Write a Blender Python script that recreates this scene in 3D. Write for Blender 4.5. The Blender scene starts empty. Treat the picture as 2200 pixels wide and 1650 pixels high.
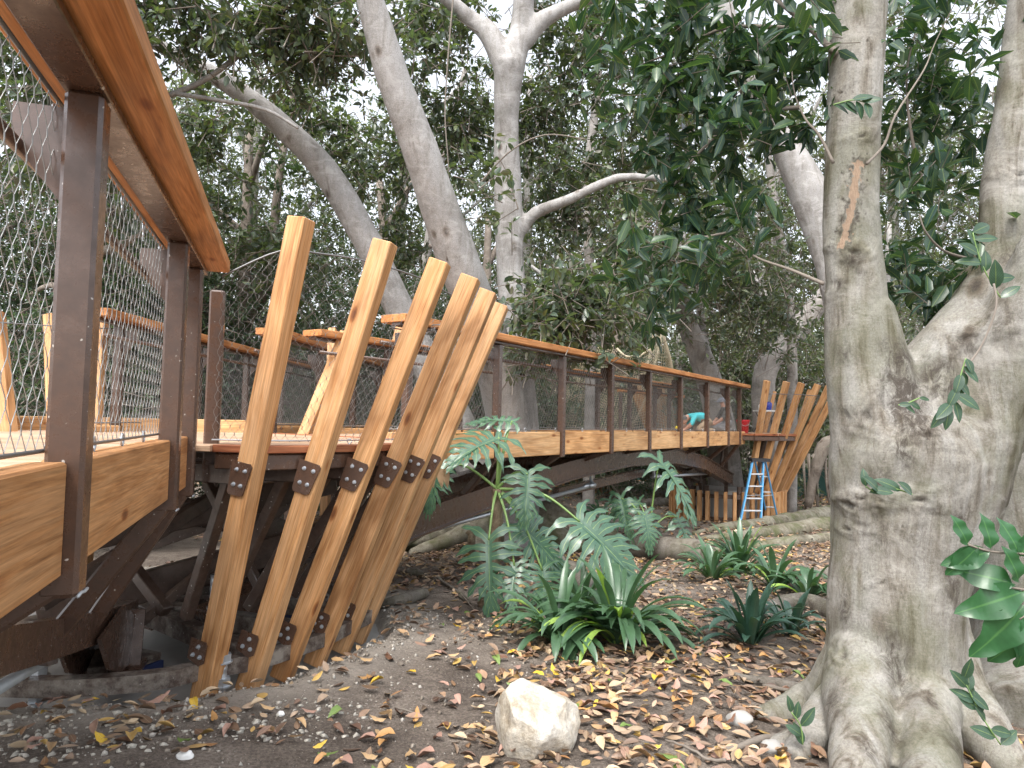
import bpy, bmesh, math, random
import numpy as np
from mathutils import Vector, Matrix, Quaternion, noise

R = math.radians
random.seed(7)
rng = np.random.default_rng(7)
sc = bpy.context.scene
col = sc.collection

# ------------------------------------------------------------------ camera, light, exposure
CH = 1.6                                        # eye height: every height below is written relative to it
PITCH = math.atan(78.0 / 1500.0)
ROLL = R(1.24)
cam_d = bpy.data.cameras.new("camera")
cam_d.sensor_width = 36.0
cam_d.lens = 36.0 * 1500.0 / 2200.0
cam_d.clip_start = 0.05
cam_d.clip_end = 1500.0
cam = bpy.data.objects.new("camera", cam_d)
col.objects.link(cam)
cam.location = (0, 0, CH)
cam.rotation_euler = (Matrix.Rotation(R(90) + PITCH, 3, 'X') @ Matrix.Rotation(ROLL, 3, 'Z')).to_euler()
sc.camera = cam

SUN_EL, SUN_AZ = 58.0, 200.0                    # degrees; azimuth clockwise from +Y
world = bpy.data.worlds.new("World")
sc.world = world
world.use_nodes = True
wn, wl = world.node_tree.nodes, world.node_tree.links
bg = wn["Background"]
sky = wn.new("ShaderNodeTexSky")
sky.sky_type = 'NISHITA'
sky.sun_disc = False
sky.sun_elevation = R(SUN_EL)
sky.sun_rotation = R(SUN_AZ)
sky.air_density = 1.0
sky.dust_density = 4.0
hs = wn.new("ShaderNodeHueSaturation")
hs.inputs["Saturation"].default_value = 0.30
hs.inputs["Value"].default_value = 2.3
wl.new(sky.outputs[0], hs.inputs["Color"])
wl.new(hs.outputs[0], bg.inputs[0])
bg.inputs[1].default_value = 0.15
sun_d = bpy.data.lights.new("sun", 'SUN')
sun_d.energy = 1.1
sun_d.angle = R(14)
sun_d.color = (1.0, 0.96, 0.9)
sun = bpy.data.objects.new("sun", sun_d)
col.objects.link(sun)
_a, _e = R(SUN_AZ), R(SUN_EL)
sun_dir = Vector((math.sin(_a) * math.cos(_e), math.cos(_a) * math.cos(_e), math.sin(_e)))
sun.rotation_euler = sun_dir.to_track_quat('Z', 'Y').to_euler()
sc.view_settings.view_transform = 'Standard'
sc.view_settings.look = 'None'
sc.view_settings.gamma = 1.0
sc.view_settings.use_curve_mapping = False
sc.view_settings.exposure = 0.62
sc.render.engine = 'CYCLES'
sc.cycles.max_bounces = 6
sc.cycles.diffuse_bounces = 3
sc.cycles.glossy_bounces = 3
sc.cycles.transmission_bounces = 3
sc.cycles.transparent_max_bounces = 6

# ------------------------------------------------------------------ placing
cp, sp = math.cos(PITCH), math.sin(PITCH)


def at(px, py, Y):
    """World point at forward distance Y seen at photo pixel (px, py) of 2200 x 1650."""
    a0, b0 = (px - 1100.0) / 1500.0, (825.0 - py) / 1500.0
    a, b = a0 * math.cos(ROLL) - b0 * math.sin(ROLL), a0 * math.sin(ROLL) + b0 * math.cos(ROLL)
    y, z = cp - b * sp, sp + b * cp
    k = Y / y
    return Vector((a * k, Y, z * k + CH))


def V(x, y, h):
    return Vector((x, y, h + CH))


WM = {}


def put(o, M=None, parent=None):
    M = M if M is not None else Matrix.Identity(4)
    col.objects.link(o)
    WM[o.name] = M.copy()
    if parent is not None:
        o.parent = parent
        o.matrix_basis = WM[parent.name].inverted() @ M
    else:
        o.matrix_basis = M
    return o


def tag(o, label=None, cat=None, group=None, kind=None):
    if label: o["label"] = label
    if cat: o["category"] = cat
    if group: o["group"] = group
    if kind: o["kind"] = kind
    return o


def thing(name, loc, label, cat, group=None):
    o = bpy.data.objects.new(name, None)
    o.empty_display_size = 0.1
    put(o, Matrix.Translation(loc))
    return tag(o, label, cat, group)


# ------------------------------------------------------------------ mesh helpers
def smooth_all(me):
    me.polygons.foreach_set("use_smooth", np.ones(len(me.polygons), dtype=bool))
    me.update()


def mesh(name, vs, fs, mat=None, smooth=False, uv=None):
    me = bpy.data.meshes.new(name)
    me.from_pydata([tuple(v) for v in vs], [], [tuple(f) for f in fs])
    if mat: me.materials.append(mat)
    if uv is not None:
        l = me.uv_layers.new(name="UVMap")
        idx = np.empty(len(me.loops), dtype=np.int32)
        me.loops.foreach_get("vertex_index", idx)
        l.data.foreach_set("uv", np.asarray(uv, dtype=np.float32)[idx].ravel())
    if smooth: smooth_all(me)
    me.update()
    return me


def tri_mesh(name, V_, T_, mat, uv=None, smooth=False):
    V_ = np.ascontiguousarray(V_, dtype=np.float32).reshape(-1, 3)
    T_ = np.ascontiguousarray(T_, dtype=np.int32).reshape(-1, 3)
    me = bpy.data.meshes.new(name)
    me.vertices.add(len(V_)); me.vertices.foreach_set("co", V_.ravel())
    me.loops.add(T_.size); me.loops.foreach_set("vertex_index", T_.ravel())
    me.polygons.add(len(T_))
    me.polygons.foreach_set("loop_start", np.arange(0, T_.size, 3, dtype=np.int32))
    me.polygons.foreach_set("loop_total", np.full(len(T_), 3, dtype=np.int32))
    if smooth: me.polygons.foreach_set("use_smooth", np.ones(len(T_), dtype=bool))
    if uv is not None:
        l = me.uv_layers.new(name="UVMap")
        l.data.foreach_set("uv", np.asarray(uv, dtype=np.float32).reshape(-1, 2)[T_.ravel()].ravel())
    me.materials.append(mat)
    me.update(calc_edges=True)
    return me


class MB:
    def __init__(s):
        s.v, s.f = [], []

    def add(s, vs, fs):
        n = len(s.v)
        s.v += [Vector(v) for v in vs]
        s.f += [tuple(i + n for i in f) for f in fs]

    def box(s, c, x, y, z, M=None):
        """box centred at c with full sizes"""
        vs = [Vector((sx * x / 2, sy * y / 2, sz * z / 2)) for sx in (-1, 1) for sy in (-1, 1) for sz in (-1, 1)]
        if M is not None: vs = [M @ v for v in vs]
        vs = [v + Vector(c) for v in vs]
        s.add(vs, [(0, 1, 3, 2), (4, 6, 7, 5), (0, 4, 5, 1), (2, 3, 7, 6), (0, 2, 6, 4), (1, 5, 7, 3)])

    def tube(s, pts, rad, n=8, cap=True):
        pts = [Vector(p) for p in pts]
        if not hasattr(rad, '__len__'): rad = [rad] * len(pts)
        m = len(pts)
        vs, fs = [], []
        prev = None
        for i, p in enumerate(pts):
            t = (pts[min(i + 1, m - 1)] - pts[max(i - 1, 0)])
            t = t.normalized() if t.length > 1e-9 else Vector((0, 0, 1))
            if prev is None:
                a = Vector((0, 0, 1)) if abs(t.z) < 0.9 else Vector((1, 0, 0))
                u = (a - t * a.dot(t)).normalized()
            else:
                u = (prev - t * prev.dot(t)).normalized()
            prev = u
            w = t.cross(u)
            for k in range(n):
                th = 2 * math.pi * k / n
                vs.append(p + (u * math.cos(th) + w * math.sin(th)) * rad[i])
        for i in range(m - 1):
            for k in range(n):
                a, b = i * n + k, i * n + (k + 1) % n
                fs.append((a, b, b + n, a + n))
        if cap:
            fs.append(tuple(range(n - 1, -1, -1)))
            fs.append(tuple(range((m - 1) * n, m * n)))
        s.add(vs, fs)

    def sweep(s, pts, w, h, side=None):
        """rectangular bar following pts, w sideways, h up"""
        pts = [Vector(p) for p in pts]
        m = len(pts)
        vs = []
        for i, p in enumerate(pts):
            t = (pts[min(i + 1, m - 1)] - pts[max(i - 1, 0)]).normalized()
            sd = side.normalized() if side is not None else t.cross(Vector((0, 0, 1))).normalized()
            up = sd.cross(t).normalized()
            for a, b in ((-1, -1), (1, -1), (1, 1), (-1, 1)):
                vs.append(p + sd * a * w / 2 + up * b * h / 2)
        fs = []
        for i in range(m - 1):
            for k in range(4):
                a, b = i * 4 + k, i * 4 + (k + 1) % 4
                fs.append((a, b, b + 4, a + 4))
        fs += [(3, 2, 1, 0), tuple(range((m - 1) * 4, m * 4))]
        s.add(vs, fs)

    def prism(s, pts, n):
        """flat polygon pts extruded by vector n"""
        pts = [Vector(p) for p in pts]
        n = Vector(n)
        k = len(pts)
        s.add(pts + [p + n for p in pts],
              [tuple(range(k - 1, -1, -1)), tuple(range(k, 2 * k))] + [(i, (i + 1) % k, (i + 1) % k + k, i + k) for i in range(k)])

    def build(s, name, mat, parent=None, smooth=False, M=None):
        me = mesh(name, s.v, s.f, mat, smooth)
        bm = bmesh.new(); bm.from_mesh(me)
        bmesh.ops.recalc_face_normals(bm, faces=bm.faces)
        bm.to_mesh(me); bm.free()
        o = bpy.data.objects.new(name, me)
        return put(o, M, parent)


BOXC = {}


def box_mesh(name, L, w, h, bev, mat):
    """bar mesh centred, X along the length, with chamfered long edges and ends"""
    key = (name, round(L, 3), round(w, 4), round(h, 4), bev, mat.name)
    if key in BOXC: return BOXC[key]
    x, y, z = L / 2, w / 2, h / 2
    if bev > 0:
        b = min(bev, y * .6, z * .6, x * .6)
        prof = [(y - b, -z), (y, -z + b), (y, z - b), (y - b, z), (-y + b, z), (-y, z - b), (-y, -z + b), (-y + b, -z)]
        inner = [(p[0] - math.copysign(b * .7, p[0]), p[1] - math.copysign(b * .7, p[1])) for p in prof]
        rings = [(-x, inner), (-x + b, prof), (x - b, prof), (x, inner)]
        vs, fs = [], []
        for xx, pr in rings: vs += [(xx, a, c) for a, c in pr]
        for i in range(3):
            for k in range(8):
                a, c = i * 8 + k, i * 8 + (k + 1) % 8
                fs.append((a, a + 8, c + 8, c)[::-1])
        fs += [tuple(range(8)), tuple(range(31, 23, -1))]
        fs = [f[::-1] for f in fs]
    else:
        vs = [(sx * x, sy * y, sz * z) for sx in (-1, 1) for sy in (-1, 1) for sz in (-1, 1)]
        fs = [(0, 1, 3, 2), (4, 6, 7, 5), (0, 4, 5, 1), (2, 3, 7, 6), (0, 2, 6, 4), (1, 5, 7, 3)]
    me = mesh(name, vs, fs, mat)
    bm = bmesh.new(); bm.from_mesh(me)
    bmesh.ops.recalc_face_normals(bm, faces=bm.faces)
    bm.to_mesh(me); bm.free()
    BOXC[key] = me
    return me


def bar(name, p0, p1, w, h, mat, parent=None, up=Vector((0, 0, 1)), bev=0.006):
    """straight bar p0 -> p1; w along side, h along up"""
    p0, p1 = Vector(p0), Vector(p1)
    d = p1 - p0
    L = d.length
    x = d.normalized()
    up = Vector(up)
    z = up - x * up.dot(x)
    if z.length < 1e-4: z = Vector((1, 0, 0)) - x * x.x
    z.normalize()
    y = z.cross(x)
    M = Matrix((x, y, z)).transposed().to_4x4()
    M.translation = (p0 + p1) / 2
    o = bpy.data.objects.new(name, box_mesh(name, L, w, h, bev, mat))
    return put(o, M, parent)


def catmull(pts, rad, k=5):
    P = [Vector(p) for p in pts]
    out, ro = [], []
    n = len(P)
    for i in range(n - 1):
        a, b, c, d = P[max(i - 1, 0)], P[i], P[i + 1], P[min(i + 2, n - 1)]
        for j in range(k):
            t = j / k
            out.append(0.5 * ((2 * b) + (c - a) * t + (2 * a - 5 * b + 4 * c - d) * t * t + (-a + 3 * b - 3 * c + d) * t ** 3))
            ro.append(rad[i] + (rad[i + 1] - rad[i]) * t)
    out.append(P[-1]); ro.append(rad[-1])
    return out, ro


def fused(name, limbs, voxel, mat, parent=None, amp=0.015, freq=2.0, n=20, smooth_it=6):
    """limbs = [(points, radii)...] melted into one continuous surface, then made uneven"""
    mb = MB()
    for pts, rad in limbs:
        p, r = catmull(pts, rad, 6)
        mb.tube(p, r, n)
    me = mesh(name, mb.v, mb.f)
    tmp = bpy.data.objects.new("tmp", me)
    col.objects.link(tmp)
    md = tmp.modifiers.new("r", 'REMESH'); md.mode = 'VOXEL'; md.voxel_size = voxel
    ms = tmp.modifiers.new("s", 'SMOOTH'); ms.iterations = smooth_it; ms.factor = 0.5
    dg = bpy.context.evaluated_depsgraph_get()
    dg.update()
    out = bpy.data.meshes.new_from_object(tmp.evaluated_get(dg))
    out.name = name
    bpy.data.objects.remove(tmp)
    nv = len(out.vertices)
    co = np.empty(nv * 3, dtype=np.float32); out.vertices.foreach_get("co", co)
    nr = np.empty(nv * 3, dtype=np.float32); out.vertex_normals.foreach_get("vector", nr)
    co = co.reshape(-1, 3); nr = nr.reshape(-1, 3)
    d = np.empty(nv, dtype=np.float32)
    for i in range(nv):
        p = co[i]
        q = Vector((p[0] * freq, p[1] * freq, p[2] * freq * .55))
        d[i] = noise.noise(q) + .45 * noise.noise(q * 2.7) + .18 * noise.noise(q * 7)
    co = co + nr * (d[:, None] * amp)
    out.vertices.foreach_set("co", co.ravel())
    out.materials.clear(); out.materials.append(mat)
    smooth_all(out)
    o = bpy.data.objects.new(name, out)
    return put(o, None, parent)


# ------------------------------------------------------------------ materials
class N:
    def __init__(s, name):
        s.m = bpy.data.materials.new(name)
        s.m.use_nodes = True
        s.nt = s.m.node_tree
        s.b = s.nt.nodes["Principled BSDF"]
        s.out = s.nt.nodes["Material Output"]

    def n(s, t, **kw):
        nd = s.nt.nodes.new(t)
        for k, v in kw.items(): setattr(nd, k, v)
        return nd

    def l(s, a, b): s.nt.links.new(a, b)

    def coord(s, scale=(1, 1, 1), kind="Object", rnd=False, rot=(0, 0, 0)):
        tc = s.n("ShaderNodeTexCoord")
        mp = s.n("ShaderNodeMapping")
        mp.inputs["Scale"].default_value = scale
        mp.inputs["Rotation"].default_value = rot
        s.l(tc.outputs[kind], mp.inputs[0])
        if rnd:
            oi = s.n("ShaderNodeObjectInfo")
            mu = s.n("ShaderNodeMath", operation='MULTIPLY'); mu.inputs[1].default_value = 87.0
            s.l(oi.outputs["Random"], mu.inputs[0])
            s.l(mu.outputs[0], mp.inputs["Location"])
        return mp.outputs[0]

    def noise(s, vec, scale, detail=4, rough=.55, dist=0):
        t = s.n("ShaderNodeTexNoise")
        t.inputs["Scale"].default_value = scale
        t.inputs["Detail"].default_value = detail
        t.inputs["Roughness"].default_value = rough
        t.inputs["Distortion"].default_value = dist
        if vec is not None: s.l(vec, t.inputs["Vector"])
        return t.outputs["Fac"]

    def ramp(s, fac, stops, interp='LINEAR'):
        r = s.n("ShaderNodeValToRGB")
        cr = r.color_ramp
        cr.interpolation = interp
        while len(cr.elements) < len(stops): cr.elements.new(0.5)
        for e, (p, c) in zip(cr.elements, stops):
            e.position = p
            e.color = (*c, 1) if hasattr(c, '__len__') else (c, c, c, 1)
        s.l(fac, r.inputs[0])
        return r.outputs[0]

    def mix(s, a, b, fac, mode='MIX'):
        m = s.n("ShaderNodeMix", data_type='RGBA', blend_type=mode)
        for v, i in ((fac, 0), (a, 6), (b, 7)):
            if hasattr(v, 'links'): s.l(v, m.inputs[i])
            else: m.inputs[i].default_value = v if i == 0 else (*v, 1)
        return m.outputs[2]

    def bump(s, h, strength=.3, dist=.01, prev=None):
        b = s.n("ShaderNodeBump")
        b.inputs["Strength"].default_value = strength
        b.inputs["Distance"].default_value = dist
        s.l(h, b.inputs["Height"])
        if prev is not None: s.l(prev, b.inputs["Normal"])
        s.l(b.outputs[0], s.b.inputs["Normal"])
        return b.outputs[0]

    def set(s, color=None, rough=None, metal=None, **kw):
        for v, k in ((color, "Base Color"), (rough, "Roughness"), (metal, "Metallic")):
            if v is None: continue
            if hasattr(v, 'links'): s.l(v, s.b.inputs[k])
            elif k == "Base Color": s.b.inputs[k].default_value = (*v, 1)
            else: s.b.inputs[k].default_value = v
        for k, v in kw.items(): s.b.inputs[k].default_value = v
        return s.m


def wood(name, light, mid, dark, rough=.6, knots=True, grain=.35):
    m = N(name)
    c = m.coord((.55, 9, 9), rnd=True)
    g = m.noise(c, 3.2, 5, .62, .9)
    base = m.ramp(g, [(.25, dark), (.42, mid), (.58, light), (.78, mid)])
    fine = m.noise(m.coord((1.5, 60, 60), rnd=True), 2.5, 3, .6)
    base = m.mix(base, m.ramp(fine, [(.3, .58), (.7, 1.15)]), .85, 'MULTIPLY')
    bl = m.noise(m.coord((.8, 2.2, 2.2), rnd=True), 2.1, 3, .55, .5)
    base = m.mix(base, m.ramp(bl, [(.32, (.50, .40, .30)), (.46, (.88, .82, .75)), (.66, (1.10, 1.08, 1.04))]), .75, 'MULTIPLY')
    if knots:
        vo = m.n("ShaderNodeTexVoronoi")
        vo.inputs["Scale"].default_value = 1.0
        m.l(m.coord((2.4, 6.5, 6.5), rnd=True), vo.inputs["Vector"])
        kn = m.ramp(vo.outputs["Distance"], [(.05, (.22, .10, .05)), (.11, (.55, .36, .22)), (.15, (.92, .85, .78)), (.24, (1, 1, 1))])
        base = m.mix(base, kn, .85, 'MULTIPLY')
    oi = m.n("ShaderNodeObjectInfo")
    tint = m.ramp(oi.outputs["Random"], [(0, (.86, .78, .70)), (.5, (1, 1, 1)), (1, (1.1, 1.0, .88))])
    base = m.mix(base, tint, .9, 'MULTIPLY')
    m.bump(g, grain, .004)
    m.set(base, rough)
    m.b.inputs["Specular IOR Level"].default_value = .35
    return m.m


W_CEDAR = wood("cedar", (.60, .37, .195), (.50, .275, .120), (.31, .145, .058))
W_CAP = wood("cedar_cap", (.54, .27, .115), (.44, .20, .07), (.26, .10, .035))
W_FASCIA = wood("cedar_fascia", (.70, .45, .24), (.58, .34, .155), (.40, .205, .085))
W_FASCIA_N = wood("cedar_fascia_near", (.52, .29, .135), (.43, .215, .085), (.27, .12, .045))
W_DECK = wood("decking", (.56, .42, .31), (.45, .32, .23), (.30, .20, .14), knots=False)
W_RED = wood("deck_edge_redwood", (.40, .17, .085), (.29, .10, .045), (.14, .04, .02))


def steel(name, colr, rough=.34, dirt=.0):
    m = N(name)
    c = m.coord((1, 1, 1), rnd=True)
    n1 = m.noise(c, 14, 5, .7)
    n2 = m.noise(c, 90, 2, .5)
    base = m.mix(colr, tuple(x * .55 for x in colr), m.ramp(n1, [(.35, 0.), (.7, 1.)]))
    spk = m.ramp(m.noise(m.coord((1, 1, 1), rnd=True), 55, 1, .4), [(.755, 0.), (.775, 1.)])
    base = m.mix(base, (.45, .42, .38), spk)
    if dirt:
        dd = m.ramp(m.noise(c, 6, 6, .75), [(.42, 0.), (.62, dirt)])
        base = m.mix(base, (.30, .27, .23), dd)
    m.set(base, m.ramp(n1, [(.3, rough - .10), (.7, rough + .24)]))
    m.bump(n2, .12, .002)
    m.b.inputs["Coat Weight"].default_value = .35
    m.b.inputs["Coat Roughness"].default_value = .17
    return m.m


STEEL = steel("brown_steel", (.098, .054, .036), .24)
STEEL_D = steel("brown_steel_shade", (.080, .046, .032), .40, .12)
STEEL_DUST = steel("dusty_steel", (.075, .048, .036), .5, .75)


def plain(name, c, rough=.5, metal=0., var=.25, sc_=8, bump=.1):
    m = N(name)
    n_ = m.noise(m.coord(rnd=True), sc_, 5, .6)
    m.set(m.mix(tuple(x * (1 - var) for x in c), tuple(min(1, x * (1 + var)) for x in c), n_), rough, metal)
    if bump: m.bump(n_, bump, .004)
    return m.m


GALV = plain("galvanised", (.52, .55, .58), .42, .75, .2, 30)
GALV_DULL = plain("galvanised_dull", (.42, .45, .47), .55, .35, .2, 25)
WIRE = plain("wire", (.30, .30, .29), .38, .6, .1, 20, 0)
RODM = plain("dark_cable", (.17, .17, .17), .45, .5, .2, 60)
PAD = plain("bearing_pad_blue", (.02, .035, .11), .6)
CONC = plain("concrete", (.33, .32, .30), .85, 0, .35, 2.2, .4)
BLACK = plain("black_plastic", (.02, .02, .022), .5)
LADB = plain("ladder_blue", (.10, .34, .62), .45, 0, .1)
ALU = plain("aluminium", (.66, .68, .70), .38, .7, .1)
WHITE = plain("white_plastic", (.78, .78, .76), .4, 0, .05)
RED = plain("bucket_red", (.55, .02, .03), .4, 0, .1)
BLUE = plain("bottle_blue", (.03, .05, .35), .35, 0, .1)
YEL = plain("tool_yellow", (.7, .55, .03), .4, 0, .1)
ROPE = plain("rope", (.62, .53, .38), .9, 0, .2, 20)
SKIN = plain("skin", (.50, .27, .19), .5, 0, .08)
SHIRT = plain("turquoise_cloth", (.06, .50, .55), .8, 0, .12, 9)
GREYC = plain("grey_cloth", (.10, .095, .09), .85, 0, .2)
KHAKI = plain("khaki_cloth", (.36, .26, .17), .85, 0, .15)
CAPM = plain("cap_grey", (.20, .21, .24), .8, 0, .1)
REDC = plain("red_belt", (.45, .05, .05), .7)
TARP = plain("green_windscreen", (.025, .075, .062), .8, 0, .35, 1.2, .3)
TREAD = plain("fibre_board", (.22, .17, .13), .8)


def bark(name, light, mid, dark, moss=0., sz=1.0, blot=.8, attr=False):
    m = N(name)
    c = m.coord((1, 1, 1))
    n1 = m.noise(c, 1.7 * sz, 5, .6, .4)
    base = m.ramp(n1, [(.28, dark), (.43, mid), (.62, light), (.85, mid)])
    streak = m.noise(m.coord((5, 5, .9)), 1.5 * sz, 4, .6, 1.2)
    base = m.mix(base, m.ramp(streak, [(.32, (.36, .31, .26)), (.45, (.80, .77, .72)), (.6, (1, 1, 1))]), blot, 'MULTIPLY')
    rings = m.noise(m.coord((3.2, 3.2, 30)), 2.4 * sz, 6, .72, 1.6)
    base = m.mix(base, m.ramp(rings, [(.34, .76), (.50, 1.0), (.66, 1.10)]), .5, 'MULTIPLY')
    fine = m.noise(c, 85 * sz, 3, .6)
    base = m.mix(base, m.ramp(fine, [(.36, .66), (.55, 1.0), (.72, 1.25)]), .6, 'MULTIPLY')
    vo = m.n("ShaderNodeTexVoronoi"); vo.inputs["Scale"].default_value = 1.6 * sz
    m.l(m.coord((1.7, 1.7, 1.0)), vo.inputs["Vector"])
    scar = m.ramp(vo.outputs["Distance"], [(.05, (.16, .12, .09)), (.10, (.55, .48, .42)), (.17, (1, 1, 1))])
    base = m.mix(base, scar, .8, 'MULTIPLY')
    crk = m.noise(m.coord((26, 26, 5)), 2.2 * sz, 6, .8, 2.2)
    base = m.mix(base, m.ramp(crk, [(.35, (.34, .30, .26)), (.45, (1, 1, 1))]), .7, 'MULTIPLY')
    pale = m.ramp(m.noise(m.coord((1, 1, 1.6)), 3.4 * sz, 6, .7, .8), [(.52, 0.), (.66, .45)])
    base = m.mix(base, tuple(min(1, x * 1.35) for x in light), pale)
    if moss:
        mo = m.ramp(m.noise(c, 2.6, 5, .65), [(.46, 0.), (.62, moss)])
        base = m.mix(base, (.085, .095, .038), mo)
    if attr:
        vc = m.n("ShaderNodeVertexColor"); vc.layer_name = "marks"
        sp3 = m.n("ShaderNodeSeparateXYZ"); m.l(vc.outputs[0], sp3.inputs[0])
        brk = m.noise(m.coord((9, 9, 5)), 2.2, 9, .82, .9)
        ad = m.n("ShaderNodeMath", operation='MULTIPLY'); m.l(sp3.outputs[0], ad.inputs[0]); m.l(m.ramp(brk, [(.36, .0), (.62, 1.7)]), ad.inputs[1])
        base = m.mix(base, (.05, .04, .032), m.ramp(ad.outputs[0], [(.10, 0.), (.95, .92)]))
        wn2 = m.n("ShaderNodeMath", operation='MULTIPLY'); m.l(sp3.outputs[1], wn2.inputs[0]); m.l(m.ramp(m.noise(m.coord((1, 1, 1)), 38, 5, .7), [(.3, .4), (.6, 1.3)]), wn2.inputs[1])
        base = m.mix(base, m.mix((.40, .30, .21), (.16, .10, .07), m.noise(m.coord((4, 4, 1)), 30, 4, .6)), m.ramp(wn2.outputs[0], [(.42, 0.), (.52, 1.)]))
    m.set(base, .82)
    b = m.bump(crk, .5, .014)
    b2 = m.n("ShaderNodeBump"); b2.inputs["Strength"].default_value = .5; b2.inputs["Distance"].default_value = .006
    m.l(m.mix(fine, rings, .5), b2.inputs["Height"]); m.l(b, b2.inputs["Normal"]); m.l(b2.outputs[0], m.b.inputs["Normal"])
    m.b.inputs["Specular IOR Level"].default_value = .25
    return m.m


BARK = bark("fig_bark_near", (.34, .328, .30), (.245, .234, .21), (.12, .11, .092), moss=.35, blot=1., attr=True)
BARK_F = bark("fig_bark", (.40, .388, .378), (.32, .31, .30), (.20, .19, .18), moss=.0, blot=.5)
BARK_D = bark("dark_bark", (.26, .225, .19), (.19, .16, .135), (.10, .08, .065), moss=.0, blot=.5)
ROOTM = bark("mossy_root", (.25, .235, .19), (.18, .165, .125), (.09, .08, .06), moss=.8)
ROOTG = bark("grey_root", (.22, .20, .175), (.15, .135, .115), (.07, .06, .05), moss=.25)
PALMT = bark("scarred_stem", (.30, .25, .17), (.17, .12, .08), (.07, .05, .035), sz=3)


def leafm(name, cols, rough=.36, trans=.28, vein=(.16, .22, .07), spec=.5, vfac=.6, side=False):
    """leaf: colour differs per leaf, paler midrib from the leaf's own coordinates"""
    m = N(name)
    geo = m.n("ShaderNodeNewGeometry")
    k = len(cols)
    base = m.ramp(geo.outputs["Random Per Island"], [(i / (k - 1) if k > 1 else 0, c) for i, c in enumerate(cols)])
    uvn = m.n("ShaderNodeUVMap")
    sx = m.n("ShaderNodeSeparateXYZ")
    m.l(uvn.outputs[0], sx.inputs[0])
    a = m.n("ShaderNodeMath", operation='SUBTRACT'); a.inputs[1].default_value = .5
    m.l(sx.outputs["Y"], a.inputs[0])
    ab = m.n("ShaderNodeMath", operation='ABSOLUTE'); m.l(a.outputs[0], ab.inputs[0])
    rib = m.ramp(ab.outputs[0], [(.012, vfac), (.05, 0.)])
    base = m.mix(base, vein, rib)
    if side:
        # side veins running forward from the midrib
        ad = m.n("ShaderNodeMath", operation='MULTIPLY_ADD'); ad.inputs[1].default_value = -.55
        m.l(ab.outputs[0], ad.inputs[0]); m.l(sx.outputs["X"], ad.inputs[2])
        fr = m.n("ShaderNodeMath", operation='MULTIPLY'); fr.inputs[1].default_value = 11
        m.l(ad.outputs[0], fr.inputs[0])
        f2 = m.n("ShaderNodeMath", operation='FRACT'); m.l(fr.outputs[0], f2.inputs[0])
        base = m.mix(base, vein, m.ramp(f2.outputs[0], [(.0, .35), (.1, .0), (.9, .0), (1., .35)]))
    nz = m.noise(m.coord(), 22, 3, .6)
    base = m.mix(base, m.ramp(nz, [(.3, .72), (.7, 1.2)]), .6, 'MULTIPLY')
    m.set(base, rough)
    m.b.inputs["Specular IOR Level"].default_value = spec
    m.bump(nz, .25, .004)
    if trans:
        tr = m.n("ShaderNodeBsdfTranslucent")
        m.l(m.mix(base, (1.5, 1.7, .6), 1., 'MULTIPLY'), tr.inputs[0])
        mx = m.n("ShaderNodeMixShader"); mx.inputs[0].default_value = trans
        m.l(m.b.outputs[0], mx.inputs[1]); m.l(tr.outputs[0], mx.inputs[2])
        m.l(mx.outputs[0], m.out.inputs[0])
    return m.m


LEAF_NEAR = leafm("fig_leaf_near", [(.024, .056, .042), (.036, .074, .050), (.030, .066, .052), (.055, .100, .046), (.026, .060, .044)], .27, .25, side=True, spec=.45)
LEAF_MID = leafm("fig_leaf", [(.060, .090, .068), (.092, .120, .084), (.076, .102, .086), (.130, .158, .075), (.067, .090, .074), (.112, .100, .070)], .30, .32)
LEAF_FAR = leafm("far_leaf", [(.075, .100, .075), (.105, .128, .090), (.088, .108, .088), (.15, .165, .09), (.10, .115, .09)], .45, .38)
LEAF_DARK = leafm("hedge_leaf", [(.042, .072, .050), (.060, .096, .060), (.050, .082, .060), (.092, .130, .062)], .38, .30)
LEAF_LIME = leafm("lime_leaf", [(.20, .34, .04), (.28, .40, .06), (.12, .24, .03)], .5, .4)
LEAF_FG = leafm("foreground_leaf", [(.020, .080, .030), (.032, .110, .038), (.018, .068, .030)], .30, .25, vein=(.10, .24, .07), vfac=.5, spec=.5)
PHILO = leafm("split_leaf", [(.050, .118, .080), (.066, .140, .090)], .30, .18, vein=(.26, .36, .13), vfac=.85, spec=.6, side=True)
CLIV = leafm("strap_leaf", [(.034, .090, .048), (.060, .130, .064), (.044, .104, .070), (.110, .185, .065), (.026, .072, .042)], .30, .18, vein=(.06, .15, .05), vfac=.4, spec=.6)
CLIV_Y = leafm("strap_leaf_yellow", [(.22, .36, .07), (.28, .42, .09)], .4, .25, vein=(.3, .4, .12))
CLIV_B = leafm("strap_leaf_bluish", [(.040, .098, .070), (.058, .122, .088), (.034, .082, .056), (.070, .142, .076)], .36, .15, vein=(.08, .15, .09), vfac=.4, spec=.6)
LITTER = leafm("dry_leaf", [(.15, .09, .055), (.42, .30, .19), (.08, .046, .03), (.33, .215, .14), (.06, .036, .025), (.52, .40, .26), (.24, .145, .095), (.11, .065, .04), (.52, .34, .09), (.32, .20, .145), (.075, .043, .03), (.42, .31, .22), (.19, .11, .06), (.36, .18, .07)],
               .50, .0, vein=(.42, .33, .22), vfac=.45, spec=.45)
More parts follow.
